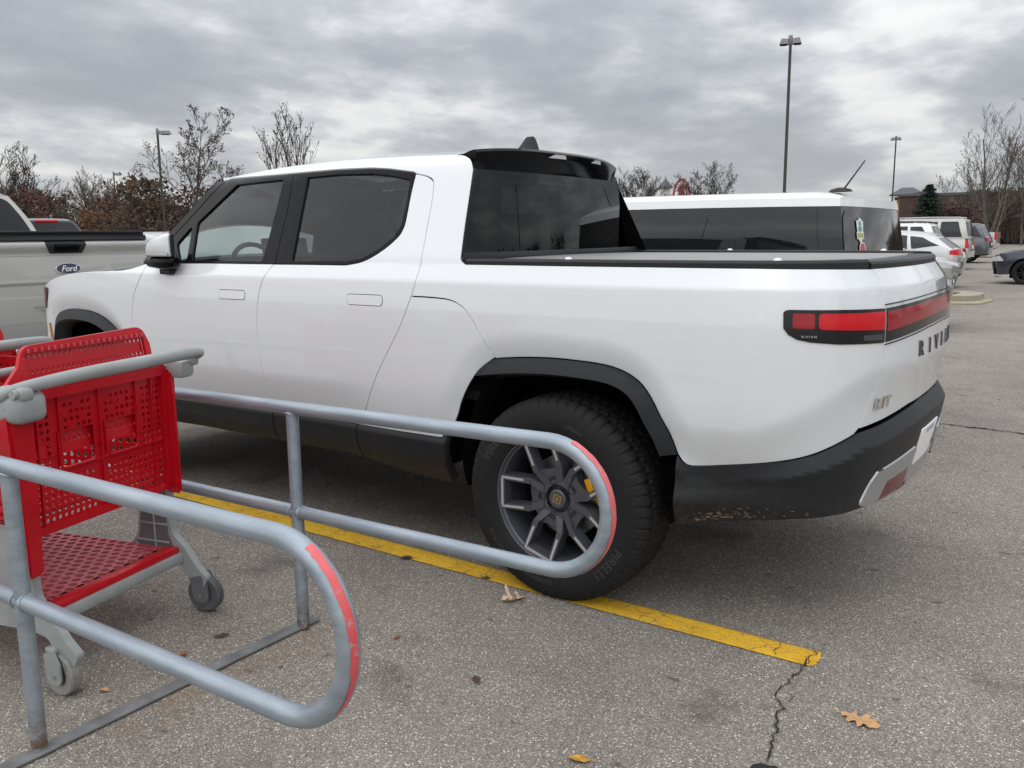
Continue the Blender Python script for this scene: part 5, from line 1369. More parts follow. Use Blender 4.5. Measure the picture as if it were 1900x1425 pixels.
mb = MB(); mb.lathe([(.055, 0), (.045, .014), (.012, .024)], 14, Matrix.Translation((.36, 0, 1.785)) @ Matrix.Diagonal((1.6, .8, 1.3, 1))); mb.cyl((.34, 0, 1.80), (.20, 0, 2.0), .007, .004, 8); mb.build('roof_aerial', 'black_plastic', fx, smooth=50)
# window stickers on the tail glass
def stick(poly, mat, o, nm='window_sticker', par=None):
    mb = MB(); mb.add([on_tail(a, b, o) for a, b in poly], [tuple(range(len(poly)))]); return mb.build(nm, mat, par or fx, smooth=None)
sx, sy, u_ = .66, .69, .085
sh = [(-1.1, .85), (-.75, .75), (0, 1.1), (.75, .72), (1.05, .72), (.85, -.35), (1.05, -.35), (1.0, -1.05), (.6, -1.05), (0, -1.5), (-.6, -1.05), (-1.0, -1.05), (-1.05, -.35), (-.85, -.35)]
st_ = stick([(sx-a*u_*.9, sy+b*.105) for a, b in sh], 'sticker_white', .0125)
stick([(sx-a*u_*.9, sy+b*.105) for a, b in [(-.1, .8), (.3, .45), (.1, .3), (.45, .0), (.35, -.3), (-.45, -.3), (-.5, .05), (-.15, .25), (-.4, .45)]], 'sticker_green', .0135, 'sticker_print', st_)
stick([(sx-a*u_*.9, sy+b*.105) for a, b in [(-.85, -.45), (.85, -.45), (.85, -.92), (-.85, -.92)]], 'sticker_gold', .0135, 'sticker_print', st_)
s2 = stick([(sx-.03-a*.068, .45+b*.095) for a, b in [(-1, -1.6), (1, -1.6), (1, .55), (.7, .9), (0, 1.05), (-.7, .9), (-1, .55)]], 'sticker_white', .0125)
stick([(sx-.03-a*.06, .45+b*.095) for a, b in [(-.9, .08), (.9, .08), (.9, .5), (.6, .8), (0, .92), (-.6, .8), (-.9, .5)]], 'sticker_red', .0135, 'sticker_print', s2)
stick([(sx-.03-a*.06, .45+b*.095) for a, b in [(-.9, -1.3), (.9, -1.3), (.9, -.42), (-.9, -.42)]], 'sticker_red', .0135, 'sticker_print', s2)
text_on('sticker_lettering', 'Arsenal', .024, lambda x, y, z: on_tail((sx-.03)-x/.9, .435+y/.65, .0138+z), 'sticker_red', s2, extrude=.0002)

SEDAN = dict(L=4.75, W=1.82, H=1.45, r=.33, wx=(.98, 3.78), top=[(0, .88), (.15, .96), (.7, .98), (1.4, .95), (3.3, .93), (3.7, .91), (4.4, .80), (4.65, .72), (4.75, .62)], gh=(.55, 3.55, 1.35, 2.75), hr=.60, win=[[(.15, .08), (.46, .08), (.46, .86), (.30, .80)], [(.50, .08), (.90, .08), (.78, .88), (.51, .88)]], seams=[2.0, 1.15],
    lamps=[([(-.45, .72), (.05, .74), (.05, .88), (-.45, .90)], 'red_lens', 'tail_light'), ([(4.35, .64), (4.95, .62), (4.95, .70), (4.45, .76)], 'clear_lens', 'headlight')])
HATCH = dict(L=4.4, W=1.83, H=1.48, r=.33, wx=(.80, 3.48), rr=.40, top=[(0, .80), (.08, .96), (.3, 1.03), (1.2, 1.0), (3.0, .96), (3.4, .94), (4.1, .83), (4.32, .74), (4.4, .62)], gh=(.16, 3.2, .62, 2.45), hr=.62, slope=.35, win=[[(.07, .30), (.32, .10), (.33, .84), (.18, .80)], [(.355, .10), (.60, .08), (.60, .88), (.365, .86)], [(.635, .08), (.92, .08), (.80, .88), (.64, .88)]], seams=[2.0, 1.1],
    lamps=[([(-.42, .84), (.22, .88), (.20, 1.0), (-.38, 1.02)], 'red_lens', 'tail_light'), ([(4.0, .64), (4.6, .62), (4.6, .70), (4.15, .78)], 'clear_lens', 'headlight')])
SUV = dict(L=4.9, W=1.95, H=1.78, r=.38, wx=(.98, 3.88), zb=.36, rr=.35, top=[(0, .95), (.08, 1.12), (.4, 1.16), (3.2, 1.12), (3.6, 1.10), (4.5, .98), (4.8, .88), (4.9, .72)], gh=(.14, 3.45, .42, 2.75), hr=.70, win=[[(.05, .08), (.24, .08), (.245, .88), (.10, .88)], [(.27, .08), (.55, .08), (.55, .90), (.275, .90)], [(.585, .08), (.91, .08), (.82, .90), (.59, .90)]], seams=[2.2, 1.2], rails='black_plastic',
    lamps=[([(-.42, .98), (.10, .98), (.08, 1.14), (-.40, 1.12)], 'red_lens', 'tail_light'), ([(4.45, .80), (5.1, .78), (5.1, .90), (4.6, .95)], 'clear_lens', 'headlight')])
BIG = dict(SUV, L=5.2, W=2.0, H=1.93, r=.39, wx=(1.1, 4.1), zb=.40, rr=.20, top=[(0, 1.15), (.08, 1.20), (3.5, 1.18), (3.9, 1.16), (4.9, 1.10), (5.15, 1.0), (5.2, .85)], gh=(.08, 3.75, .25, 3.05), hr=.76, win=[[(.05, .08), (.27, .08), (.275, .90), (.075, .90)], [(.31, .08), (.57, .08), (.57, .90), (.315, .90)], [(.605, .08), (.91, .08), (.83, .90), (.61, .90)]], seams=[2.5, 1.45],
    lamps=[([(-.06, .82), (.14, .82), (.14, 1.30), (-.06, 1.30)], 'red_lens', 'tail_light'), ([(4.85, .85), (5.4, .85), (5.4, 1.0), (4.9, 1.02)], 'clear_lens', 'headlight')])
PICK = None
def dict2(b, **k): d = dict(b); d.update(k); return d
T0 = math.pi
fog = lambda B: [(4.62, .40), (4.80, .40), (4.82, .50), (4.64, .50)]
make_car('parked_car', 'black car with only a sliver of its nose showing past the white pickup tailgate', 'car', (5.00, -10.9), T0, dict2(SEDAN, paint='black_paint', panels=[([(4.55, .45), (5.35, .45), (5.35, .60), (4.60, .58)], 'chrome', 'grille_trim')]), 'cars parked in the row beyond the pickup')
make_car('parked_car', 'silver car parked nose out behind the concrete island', 'car', (6.02, -18.9), T0, dict2(SEDAN, paint='silver_paint', panels=[([(4.35, .18), (5.75, .18), (5.75, .46), (4.35, .42)], 'dark_grey_paint', 'bumper_insert'), ([(4.62, .26), (4.84, .26), (4.86, .38), (4.64, .38)], 'gloss_black', 'fog_lamp'), ([(4.35, .14), (5.75, .14), (5.75, .18), (4.35, .18)], 'chrome', 'lip_trim')]), 'cars parked in the row beyond the pickup')
make_car('parked_car', 'pale silver hatchback with a swept back side window and red tail lamp', 'car', (1.55, -21.7), 0, dict2(HATCH, paint='silver_paint', H=1.50), 'cars parked in the row beyond the pickup')
make_car('parked_suv', 'white sport utility with dark glass and roof rails half hidden behind the silver hatchback', 'car', (3.0, -28.3), 0, dict2(SUV, paint='wagon_white', H=1.74), 'cars parked in the row beyond the pickup')
make_car('parked_suv', 'big upright silver sport utility with tall red tail lamps', 'car', (2.85, -33.6), 0, dict2(BIG, paint='beige_silver', rails='beige_silver'), 'cars parked in the row beyond the pickup')
make_car('parked_suv', 'dark blue sport utility between the big silver one and the last pickup', 'car', (3.05, -41.3), 0, dict2(SUV, paint='slate_paint', rails=None), 'cars parked in the row beyond the pickup')
make_car('moving_car', 'dark blue hatchback crossing the aisle at the edge of the lot', 'car', (-3.22, -24.4), R(-2), dict2(HATCH, paint='navy_paint', dark_wheels=True, handle='navy_paint', panels=[([(4.25, .36), (4.95, .36), (4.95, .60), (4.32, .62)], 'gloss_black', 'grille'), ([(4.1, .19), (4.95, .19), (4.95, .22), (4.1, .21)], 'chrome', 'lip_trim')]))
make_car('parked_car', 'silver crossover roof showing between the silver tailgate and the door mirror', 'car', (7.6, -3.55), 0, dict2(HATCH, paint='silver_paint', H=1.60))
# --- pickups
def make_pickup(name, label, loc, rz, paint, cab_x=1.95, H=2.0, tail=1.50, group=None, hr=.62, hb=.20):
    sp = dict(SUV, L=5.8, W=2.03, H=H, r=.40, wx=(1.15, 4.75), zb=.45, rr=.14, bow=.02, paint=paint, crown=0.0,
        low=[(.2, .08), (.4, .03), (.7, .0), (1.1, .0), (1.3, .012), (1.45, .03), (1.53, .06)],
        top=[(0, tail), (1.9, tail), (2.0, 1.40), (2.2, 1.36), (4.2, 1.34), (4.6, 1.32), (5.5, 1.22), (5.75, 1.10), (5.8, .9)], gh=(cab_x, 4.35, cab_x+.22, 3.75), hr=hr, hb=hb, slope=0, tb=.02,
        rw=[(-.93, .04), (.93, .04), (.91, .95), (-.91, .95)], win=[[(.06, .08), (.45, .08), (.44, .88), (.08, .88)], [(.49, .08), (.92, .08), (.84, .88), (.49, .88)]], seams=[3.1, 2.15], rails=None, plate_z=.66,
        lamps=[([(-.06, .95), (.10, .95), (.10, 1.38), (-.06, 1.38)], 'red_lens', 'tail_light'), ([(5.5, .95), (6.0, .95), (6.0, 1.12), (5.5, 1.15)], 'clear_lens', 'headlight')])
    return make_car(name, label, 'pickup truck', loc, rz, sp, group)
pk, PB, PG = make_pickup('pickup_truck', 'silver pickup with black tailgate band and blue oval badge ahead of the white pickup', (5.34, .02), 0, 'beige_silver')
s0 = PB.s0; tl = lambda y: s0+y
mb = MB(); mb.box((1.0, 0, 1.548), (1.95, 1.46, .030), .010); mb.box((.05, 0, 1.566), (.10, 1.42, .018), .006); mb.build('tonneau_cover', 'black_plastic', pk)
panel('tailgate_band', [(s0-.74, 1.502), (s0+.74, 1.502), (s0+.74, 1.538), (s0-.74, 1.538)], lambda a, b: PB.F(a, b, .05), 'black_plastic', pk, step=.1, thick=.03, gap=0)
def gateF(a, b): return PB.F(a, b, .006+.030*sst(1.375, 1.39, b)*0+.034*sst(1.376, 1.47, b)-.030*sst(1.480, 1.503, b))
g1 = panel('tailgate_panel', [(s0-.765, 1.376), (s0+.765, 1.376), (s0+.735, 1.50), (s0-.735, 1.50)], gateF, 'beige_silver', pk, step=.1, stepv=.02, thick=.012, gap=0)
panel('tailgate_panel', [(s0-.78, 1.165), (s0+.78, 1.165), (s0+.768, 1.371), (s0-.768, 1.371)], lambda a, b: PB.F(a, b, .012), 'beige_silver', pk, step=.1, thick=.012, gap=0)
panel('tailgate_panel', [(s0-.78, .84), (s0+.78, .84), (s0+.78, 1.163), (s0-.78, 1.163)], lambda a, b: PB.F(a, b, .012-.045*sst(1.165, 1.09, b)+.035*sst(1.09, 1.05, b)), 'beige_silver', pk, step=.1, stepv=.015, thick=.012, gap=0)
hb_ = panel('tailgate_handle', fillet([(s0-.17, 1.508), (s0-.165, 1.46), (s0-.135, 1.392), (s0+.135, 1.392), (s0+.165, 1.46), (s0+.17, 1.508)], .015, 4), lambda a, b: gateF(a, b)[:1] and (gateF(a, b)[0]-.012, gateF(a, b)[1], b), 'black_plastic', pk, step=.1, thick=.02, gap=0)
panel('handle_recess', fillet([(s0-.105, 1.405), (s0+.105, 1.405), (s0+.105, 1.465), (s0-.105, 1.465)], .012, 3), lambda a, b: (gateF(a, b)[0]-.0135, gateF(a, b)[1], b), 'dark_void', hb_, step=.1, thick=.002, gap=0)
mb = MB(); mb.box((-.045, 0, 1.452), (.03, .20, .02), .008); mb.build('handle_lever', 'gloss_black', hb_)
ov = lambda rx, rz_, z: [(s0+rx*math.cos(2*math.pi*i/40), z+rz_*math.sin(2*math.pi*i/40)) for i in range(40)]
bd = panel('badge', ov(.106, .047, 1.268), lambda a, b: PB.F(a, b, .020), 'chrome', pk, step=.1, thick=.01, gap=0)
panel('badge_field', ov(.099, .041, 1.268), lambda a, b: PB.F(a, b, .0215), 'badge_blue', bd, step=.1, thick=.002, gap=0)
text_on('badge_lettering', 'Ford', .066, lambda x, y, z: PB.F(s0-x, 1.266+y, .0225+z), 'plate_white', bd, extrude=.0005, shear=.35, bold=.0008)
for k in range(3):
    panel('emblem_bar', [(s0+.05+.03*k, .965-.028*k), (s0+.30-.05*k, .965-.028*k), (s0+.30-.05*k, .975-.028*k), (s0+.05+.03*k, .975-.028*k)], lambda a, b: PB.F(a, b, .016), 'satin_silver', pk, step=.1, thick=.006, gap=0)
mb = MB(); mb.box((-.10, 0, .60), (.20, 1.86, .17), .05, 3); mb.box((-.12, 0, .665), (.16, .8, .02), .008); mb.build('rear_bumper', 'satin_silver', pk)
mb = MB(); mb.box((.06, 0, .74), (.10, 1.7, .12), .01); mb.build('bumper_pad', 'black_plastic', pk)
pk2, _, PG2 = make_pickup('pickup_truck', 'dark pickup with a red high brake lamp above its rear window, behind the silver pickup', (13.9, -5.38), 0, 'dark_grey_paint', H=1.93, hr=.56, hb=.28)
mb = MB(); P = PG2(0, .96); mb.box((P[0]-.03, 0, P[2]+.01), (.03, .46, .05), .01); mb.build('brake_lamp', 'red_lens', pk2)
make_pickup('pickup_truck', 'silver pickup farthest along the row beside the dark blue sport utility', (3.75, -50.5), 0, 'silver_paint', H=1.86, tail=1.35, hr=.70, hb=.07, group='cars parked in the row beyond the pickup')
for o in list(bpy.data.objects):
    for k in ('_s0', '_s1'):
        if k in o: del o[k]
# ------------------------------------------------------------------ concrete island
isl = root('kerb_island', 'pale concrete kerb island with a mulch bed and a low rounded apron', 'kerb island', (.9, -17.2, 0))
mb = MB(); out = fillet([(-.35, -.9), (6.0, -.9), (6.0, .9), (-.35, .9)], [.6, .1, .1, .6], 6); inn = fillet([(.10, -.62), (5.9, -.62), (5.9, .62), (.10, .62)], [.4, .05, .05, .4], 6)
mb.prism(out, .14, holes=[inn]); mb.build('kerb', 'concrete', isl, smooth=30)
mb = MB(); mb.prism(inn, .10); mb.build('mulch_bed', 'mulch', isl, smooth=None)
mb = MB(); mb.prism(fillet([(-.6, .2), (-.45, -.3), (-.3, -.5), (2.0, -.3), (2.2, 1.25), (.2, 1.55), (-.45, 1.35)], .3, 5), .03); mb.build('apron', 'apron', isl, smooth=30)
# ------------------------------------------------------------------ lamp posts
def lamp(x, y, H, heads, rz, label, w=.13, ln=.42):
    t = root('lamp_post', label, 'lamp post', (x, y, 0), R(rz), 'lamp posts in the car park')
    mb = MB(); mb.cyl((0, 0, 0), (0, 0, .75), .30, .30, 20); mb.build('footing', 'concrete', t)
    mb = MB(); a = w/2; mb.hexa([(-a, -a, .7), (a, -a, .7), (a, a, .7), (-a, a, .7), (-a*.85, -a*.85, H), (a*.85, -a*.85, H), (a*.85, a*.85, H), (-a*.85, a*.85, H)]); mb.build('pole', 'pole_bronze', t, smooth=None)
    mb = MB(); mb.box((0, 0, H+.05), (.16, .16, .36), .01); mb.build('pole_cap', 'lamp_grey', t)
    for s in heads:
        mb = MB(); mb.hexa([(s*.08, -.17, H-.10), (s*ln, -.17, H-.10), (s*ln, .17, H-.10), (s*.08, .17, H-.10), (s*.08, -.12, H+.10), (s*(ln-.08), -.12, H+.12), (s*(ln-.08), .12, H+.12), (s*.08, .12, H+.10)][::1]); hd = mb.build('lamp_head', 'lamp_grey', t, smooth=None)
        mb = MB(); mb.box((s*(ln+.1)/2, 0, H-.115), (ln*.6, .26, .03), .008); mb.build('lamp_lens', 'dark_void', hd)
lamp(9.74, -32.33, 8.95, (-1, 1), -164, 'tall bronze lamp post with two heads rising above the white wagon')
lamp(14.2, -74.5, 8.9, (-1, 1), -168, 'distant twin headed lamp post by the brick building')
lamp(48.1, -29.4, 8.0, (1,), -120, 'single headed lamp post beside the tall bare tree on the left', .15, .80)
lamp(83.8, -47.8, 8.05, (1,), -118, 'small far lamp post among the russet trees on the left', .15, .80)
# ------------------------------------------------------------------ trees
def branchy(seed, H, spread=.55, trunk=.11, first=.18, levels=4, up=.45, fork=1, dens=1.0, tip=.006):
    """bare tree: returns limb mesh builder, twig mesh builder and twig end points"""
    q = random.Random(seed); limbs = MB(); twigs = MB(); ends = []
    def seg(mb, a, b, ra, rb, n):
        d = (b-a)
        if d.length < 1e-6: return
        z = d.normalized(); x = z.orthogonal().normalized(); y = z.cross(x); vs = []
        for p, r_ in ((a, ra), (b, rb)):
            for j in range(n):
                t = 2*math.pi*j/n; vs.append(p+x*(r_*math.cos(t))+y*(r_*math.sin(t)))
        mb.add(vs, [(j, (j+1) % n, n+(j+1) % n, n+j) for j in range(n)])
    def grow(p, d, L, r_, lev):
        n = 5 if lev == 0 else 4 if lev < 3 else 3
        pts = [p]; dd = d.copy(); k = n
        for i in range(k):
            dd = (dd+Vector((q.uniform(-1, 1), q.uniform(-1, 1), q.uniform(-.4, .8)))*(.10 if lev == 0 else .22)+Vector((0, 0, .05*up))).normalized()
            pts.append(pts[-1]+dd*(L/k))
        for i in range(k):
            ra = r_*(1-.75*i/k); rb = r_*(1-.75*(i+1)/k)
            seg(limbs if lev < 3 else twigs, pts[i], pts[i+1], max(ra, tip), max(rb, tip), 6 if lev == 0 else 4 if lev < 3 else 3)
        if lev >= levels: ends.append(pts[-1]); ends.append(pts[-2]); return
        nb = int((9 if lev == 0 else 6 if lev == 1 else 4 if lev == 2 else 3)*dens)
        for b in range(nb):
            t = (first if lev == 0 else .15)+(1-(first if lev == 0 else .15))*(b+q.uniform(.1, .9))/nb
            i = min(k-1, int(t*k)); f = t*k-i; bp = pts[i].lerp(pts[i+1], f); ax = (pts[i+1]-pts[i]).normalized()
            az = q.uniform(0, 2*math.pi); o = ax.orthogonal().normalized(); o = Matrix.Rotation(az, 3, ax) @ o
            sp2 = spread*(1.25 if lev == 0 else 1.1); nd = (ax*(1-spread*.6)+o*sp2*q.uniform(.7, 1.25)+Vector((0, 0, up*(.40 if lev < 2 else .22)))).normalized()
            ln = L*(.62 if lev == 0 else .58)*(1.08-.55*t)*q.uniform(.75, 1.2)
            grow(bp, nd, ln, r_*(1-.75*t)*.55, lev+1)
    for f in range(fork):
        a = Vector((q.uniform(-.16, .16)*(fork > 1), q.uniform(-.16, .16)*(fork > 1), 1)).normalized()
        if fork > 1: a = Vector((.22*math.cos(f*2.4+seed), .22*math.sin(f*2.4+seed), 1)).normalized()
        grow(Vector((0, 0, 0)), a, H*.86, trunk, 0)
    return limbs, twigs, ends
def leaves_at(mb, pts, size, n, jit, q, clump=1):
    for _ in range(n):
        c = q.choice(pts)+Vector((q.gauss(0, jit), q.gauss(0, jit), q.gauss(0, jit*.8)))
        a = Vector((q.uniform(-1, 1), q.uniform(-1, 1), q.uniform(-1, 1))).normalized(); b = a.orthogonal().normalized(); s = size*q.uniform(.5, 1.3)
        mb.add([c-a*s, c-b*s*.6, c+a*s, c+b*s*.6], [(0, 1, 2, 3)])
def bare_tree(x, y, H, seed, label, pale=False, leaf=None, nleaf=0, group='bare trees round the car park', **k):
    t = root('bare_tree', label, 'tree', (x, y, 0), 0, group)
    l, w, e = branchy(seed, H, **k)
    tr = l.build('trunk', 'bark_pale' if pale else 'bark', t, smooth=60); w.build('crown', 'twig_pale' if pale else 'twig', t, smooth=None, kind='stuff')
    if leaf: mb = MB(); leaves_at(mb, e, .07, nleaf, .10, random.Random(seed), 1); mb.build('leaves', leaf, t, smooth=None, kind='stuff')
    return t
bare_tree(49.7, -32.6, 8.6, 3, 'tall bare dark tree with a few buds beside the left lamp post', leaf='leaf_brown', nleaf=1500, spread=.56, trunk=.15, first=.2, tip=.012, dens=1.2)
bare_tree(43.3, -35.6, 8.5, 8, 'bare tree whose forked top rises above the pickup cab', leaf='leaf_brown', nleaf=300, dens=.8, spread=.28, trunk=.13, first=.3, fork=3, up=.7, tip=.012)
bare_tree(93.2, -51.5, 7.8, 14, 'pale vase shaped bare tree left of the far lamp post', pale=True, spread=.50, trunk=.14, first=.22, fork=4, up=.5, tip=.014)
bare_tree(74.6, -33.3, 8.2, 21, 'leggy bare tree at the left edge above the silver pickup cab', leaf='leaf_brown', nleaf=500, spread=.5, trunk=.14, fork=3, tip=.014)
bare_tree(38.3, -76.7, 7.1, 27, 'round bare tree just right of the black roof spoiler', spread=.56, trunk=.12, fork=4, up=.4, leaf='leaf_brown', nleaf=250, tip=.013)
bare_tree(32.5, -79.3, 7.0, 33, 'round bare tree right of the red arch sign', spread=.56, trunk=.12, fork=4, up=.4, leaf='leaf_brown', nleaf=200, tip=.013)
bare_tree(8.8, -90.5, 11.6, 41, 'tallest pale bare tree above the brown thicket at the right', pale=True, spread=.42, trunk=.20, fork=2, first=.3, up=.6, tip=.012, dens=.85)
def dirp(px, D):
    th = yaw-math.atan2(px-950, 1608.8*math.cos(pitch)); return CAM.x+D*math.cos(th), CAM.y+D*math.sin(th)
for i, (px, D, H, lb) in enumerate(((1772, 92, 6.6, 'low bare tree at the left end of the brown thicket'), (1798, 98, 8.6, 'bare tree between the spruce and the tallest tree'), (1872, 95, 10.2, 'bare tree just right of the tallest one'), (1898, 92, 9.6, 'bare tree at the very right edge of the picture'), (1822, 90, 6.6, 'smaller bare tree standing in front of the thicket'))):
    x, y = dirp(px, D); bare_tree(x, y, H, 50+i, lb, pale=i % 2 == 0, spread=.46, trunk=.10, fork=2, tip=.011, up=.5, dens=.9, leaf='leaf_brown', nleaf=150)
def bush(name, x, y, H, W, seed, mat, label, n=2600, size=.16, group='russet trees behind the left car row'):
    q = random.Random(seed); t = root(name, label, 'tree', (x, y, 0), 0, group)
    H *= .80
    l, w, e = branchy(seed, H*1.0, spread=.62, trunk=.08, first=.08, levels=3, fork=3, up=.35, tip=.012, dens=.8)
    for mb in (l, w):
        mb.v = [(a*W/H*1.5, b*W/H*1.5, c) for a, b, c in mb.v]
    l.build('trunk', 'bark', t, smooth=60); w.build('twigs', 'twig', t, smooth=None, kind='stuff')
    mb = MB(); cl = []
    for _ in range(int(26+W*4)):
        a = q.uniform(0, 2*math.pi); zz = q.random()**.8; rr = W/2*math.sqrt(q.random())*(1.05-.45*zz**2)
        cl.append((Vector((rr*math.cos(a), rr*math.sin(a), .25+zz*(H-.6))), q.uniform(.25, .62)))
    for _ in range(n):
        c0, s0_ = q.choice(cl); c = c0+Vector((q.gauss(0, s0_), q.gauss(0, s0_), q.gauss(0, s0_*.7)))
        if c.z < .05: continue
        a = Vector((q.uniform(-1, 1), q.uniform(-1, 1), q.uniform(-1, 1))).normalized(); b = a.orthogonal().normalized(); s = size*q.uniform(.4, 1.2)
        mb.add([c-a*s, c-b*s*.6, c+a*s, c+b*s*.6], [(0, 1, 2, 3)])
    mb.build('crown', mat, t, smooth=None, kind='stuff'); return t
for i, (px, D, H, W, mat, lb) in enumerate((
    (-60, 80, 6.2, 8, 'leaf_brown', 'brown tree beyond the left edge'),
    (30, 82, 6.4, 7, 'leaf_russet', 'russet tree nearest the silver pickup cab'),
    (75, 78, 6.6, 6.5, 'leaf_russet', 'rounded russet tree over the dark pickup roof'),
    (118, 92, 7.4, 6.5, 'leaf_olive', 'olive green tree behind the dark pickup roof'),
    (165, 88, 5.2, 7, 'leaf_brown', 'low brown tree under the pale bare tree'),
    (212, 76, 4.9, 5.0, 'leaf_orange', 'orange leaved tree at the foot of the far lamp post'),
    (240, 84, 6.6, 6.0, 'leaf_russet', 'dark russet tree right of the far lamp post'),
    (282, 70, 5.6, 5.5, 'leaf_russet', 'russet tree at the foot of the nearer left lamp post'),
    (300, 62, 6.8, 5.0, 'leaf_brown', 'twiggy brown tree around the nearer left lamp post'),
    (345, 66, 5.4, 6.5, 'leaf_russet', 'russet tree under the tall bare tree'),
    (405, 72, 6.9, 6.0, 'leaf_russet', 'russet tree against the pickup windscreen pillar'),
    (455, 78, 6.0, 7, 'leaf_brown', 'brown tree seen only through the pickup cab glass'),
    (540, 82, 6.0, 8, 'leaf_brown', 'brown tree hidden behind the pickup front door'),
    (640, 84, 6.0, 8, 'leaf_russet', 'russet tree hidden behind the pickup rear door'),
    (760, 86, 5.5, 8, 'leaf_brown', 'brown tree hidden behind the pickup rear pillar'))):
    x, y = dirp(px, D); bush('leafy_tree', x, y, H, W, 100+i, mat, lb, n=3000 if px < 450 else 1200, size=.15)
x, y = dirp(1744, 86); bush('red_shrub', x, y, 4.6, 4.4, 131, 'leaf_red', 'dark red shrub right of the spruce', n=2600, size=.14, group=None)
x, y = dirp(1675, 84); bush('low_shrub', x, y, 2.2, 3.0, 133, 'leaf_olive', 'low olive shrub left of the spruce', n=1400, size=.14, group=None)
# spruce
t = root('spruce_tree', 'dark green spruce in front of the brick building', 'tree', (*dirp(1700, 80), 0))
mb = MB(); mb.cyl((0, 0, 0), (0, 0, 5.4), .11, .012, 8); mb.build('trunk', 'bark', t)
q = random.Random(9); mb = MB()
for k in range(34):
    z = .30+4.95*(k/34)**.95; Rr_ = 2.9*(1-z/5.42)**.85+.04
    nb = int(9+20*(1-k/34))
    for b in range(nb):
        a = q.uniform(0, 2*math.pi); Ln = Rr_*q.uniform(.62, 1.12); d = Vector((math.cos(a), math.sin(a), 0)); nrm = Vector((-d.y, d.x, 0))
        for m_ in range(10):
            f = (m_+q.random())/10; c = Vector((0, 0, z))+d*(Ln*f)+Vector((0, 0, -.32*Ln*f+.22*Ln*f*f))
            s = .17*(1.15-f*.55)
            for _ in range(3):
                t1 = (d*q.uniform(.2, 1)+nrm*q.uniform(-1, 1)+Vector((0, 0, q.uniform(-.8, .25)))).normalized(); t2 = t1.cross(Vector((q.uniform(-1, 1), q.uniform(-1, 1), q.uniform(-1, 1)))).normalized()
                mb.add([c, c+t1*s*.6+t2*s*.22, c+t1*s*1.5, c+t1*s*.6-t2*s*.22], [(0, 1, 2, 3)])
mb.build('crown', 'needle', t, smooth=None, kind='stuff')
# thicket of bare brush along the far edge
q = random.Random(77); mb = MB()
for _ in range(30000):
    f = q.random(); x = 12-30*f; y = -101+q.gauss(0, 2.6)-.05*x
    h_ = (5.9+1.0*math.sin(x*.45)+.7*math.sin(x*1.3+1))*q.uniform(.30, 1.05); r_ = q.uniform(.014, .042)
    lx, ly = q.gauss(0, .16)*h_, q.gauss(0, .16)*h_; z0 = q.uniform(0, .35)*h_
    a = Vector((x+lx*z0/h_, y+ly*z0/h_, z0)); b = Vector((x+lx, y+ly, h_))
    mb.add([a+Vector((r_, 0, 0)), a+Vector((-r_*.5, r_*.8, 0)), a+Vector((-r_*.5, -r_*.8, 0)), b], [(0, 1, 3), (1, 2, 3), (2, 0, 3)])
for _ in range(30000):
    x = 12-30*q.random(); y = -100+q.gauss(0, 2.4)-.05*x; z = q.random()**1.2*5.6; s = q.uniform(.06, .19)
    a = Vector((q.uniform(-1, 1), q.uniform(-1, 1), q.uniform(-1, 1))).normalized(); b_ = a.orthogonal().normalized(); c = Vector((x, y, z)); mb.add([c-a*s, c-b_*s*.6, c+a*s, c+b_*s*.6], [(0, 1, 2, 3)])
tag(mb.build('brush_thicket', 'brush', None, smooth=None), kind='stuff')
# ------------------------------------------------------------------ buildings beyond the trees
bx, by = dirp(1686, 158)
t = root('brick_building', 'brown brick building with a small gable end and slate roof behind the spruce', 'building', (bx, by, 0), yaw-math.atan2(1686-950, 1608.8)+R(90))
mb = MB(); mb.prism([(-3.6, 0), (3.4, 0), (3.4, 7.3), (0, 8.1), (-3.6, 7.0)], 9, Matrix(((1, 0, 0, 0), (0, 0, -1, 9), (0, 1, 0, 0), (0, 0, 0, 1)))); mb.build('wall', 'brick', t, smooth=None)
mb = MB(); mb.box((0, -.03, 3.6), (6.9, .1, .25), 0); mb.box((-.4, -.04, 5.9), (1.5, .1, 1.5)); mb.build('stone_band', 'stone_trim', t, smooth=None)
mb = MB(); mb.box((-.4, -.07, 5.9), (1.25, .1, 1.25)); mb.build('window', 'car_glass', t, smooth=None)
mb = MB(); mb.hexa([(-4.0, -.4, 6.95), (0, -.4, 8.15), (0, 9.4, 8.15), (-4.0, 9.4, 6.95), (-4.0, -.4, 7.2), (0, -.4, 8.4), (0, 9.4, 8.4), (-4.0, 9.4, 7.2)]); mb.hexa([(0, -.4, 8.15), (3.8, -.4, 7.25), (3.8, 9.4, 7.25), (0, 9.4, 8.15), (0, -.4, 8.4), (3.8, -.4, 7.5), (3.8, 9.4, 7.5), (0, 9.4, 8.4)])
mb.hexa([(-.6, 1.5, 8.0), (4.6, 1.5, 8.0), (4.6, 7, 8.0), (-.6, 7, 8.0), (1.2, 3.4, 9.3), (2.9, 3.4, 9.3), (2.9, 5.4, 9.3), (1.2, 5.4, 9.3)]); mb.build('roof', 'roof_slate', t, smooth=None)
t.scale = (1, 1, .87)
bx, by = dirp(1840, 132)
t = root('low_building', 'long low dark red building behind the brown thicket', 'building', (bx, by, 0), yaw-math.atan2(1840-950, 1608.8)+R(90))
mb = MB(); mb.box((-1, 4, 2.9), (26, 10, 5.8)); mb.build('wall', 'brick_dark', t, smooth=None)
mb = MB(); mb.box((-1, 4, 5.9), (26.4, 10.4, .3)); mb.build('roof', 'roof_slate', t, smooth=None)
mb = MB(); mb.box((-5.6, -1.05, 5.0), (1.6, .1, .35)); mb.build('window', 'plate_white', t, smooth=None)
bx, by = dirp(1228, 150)
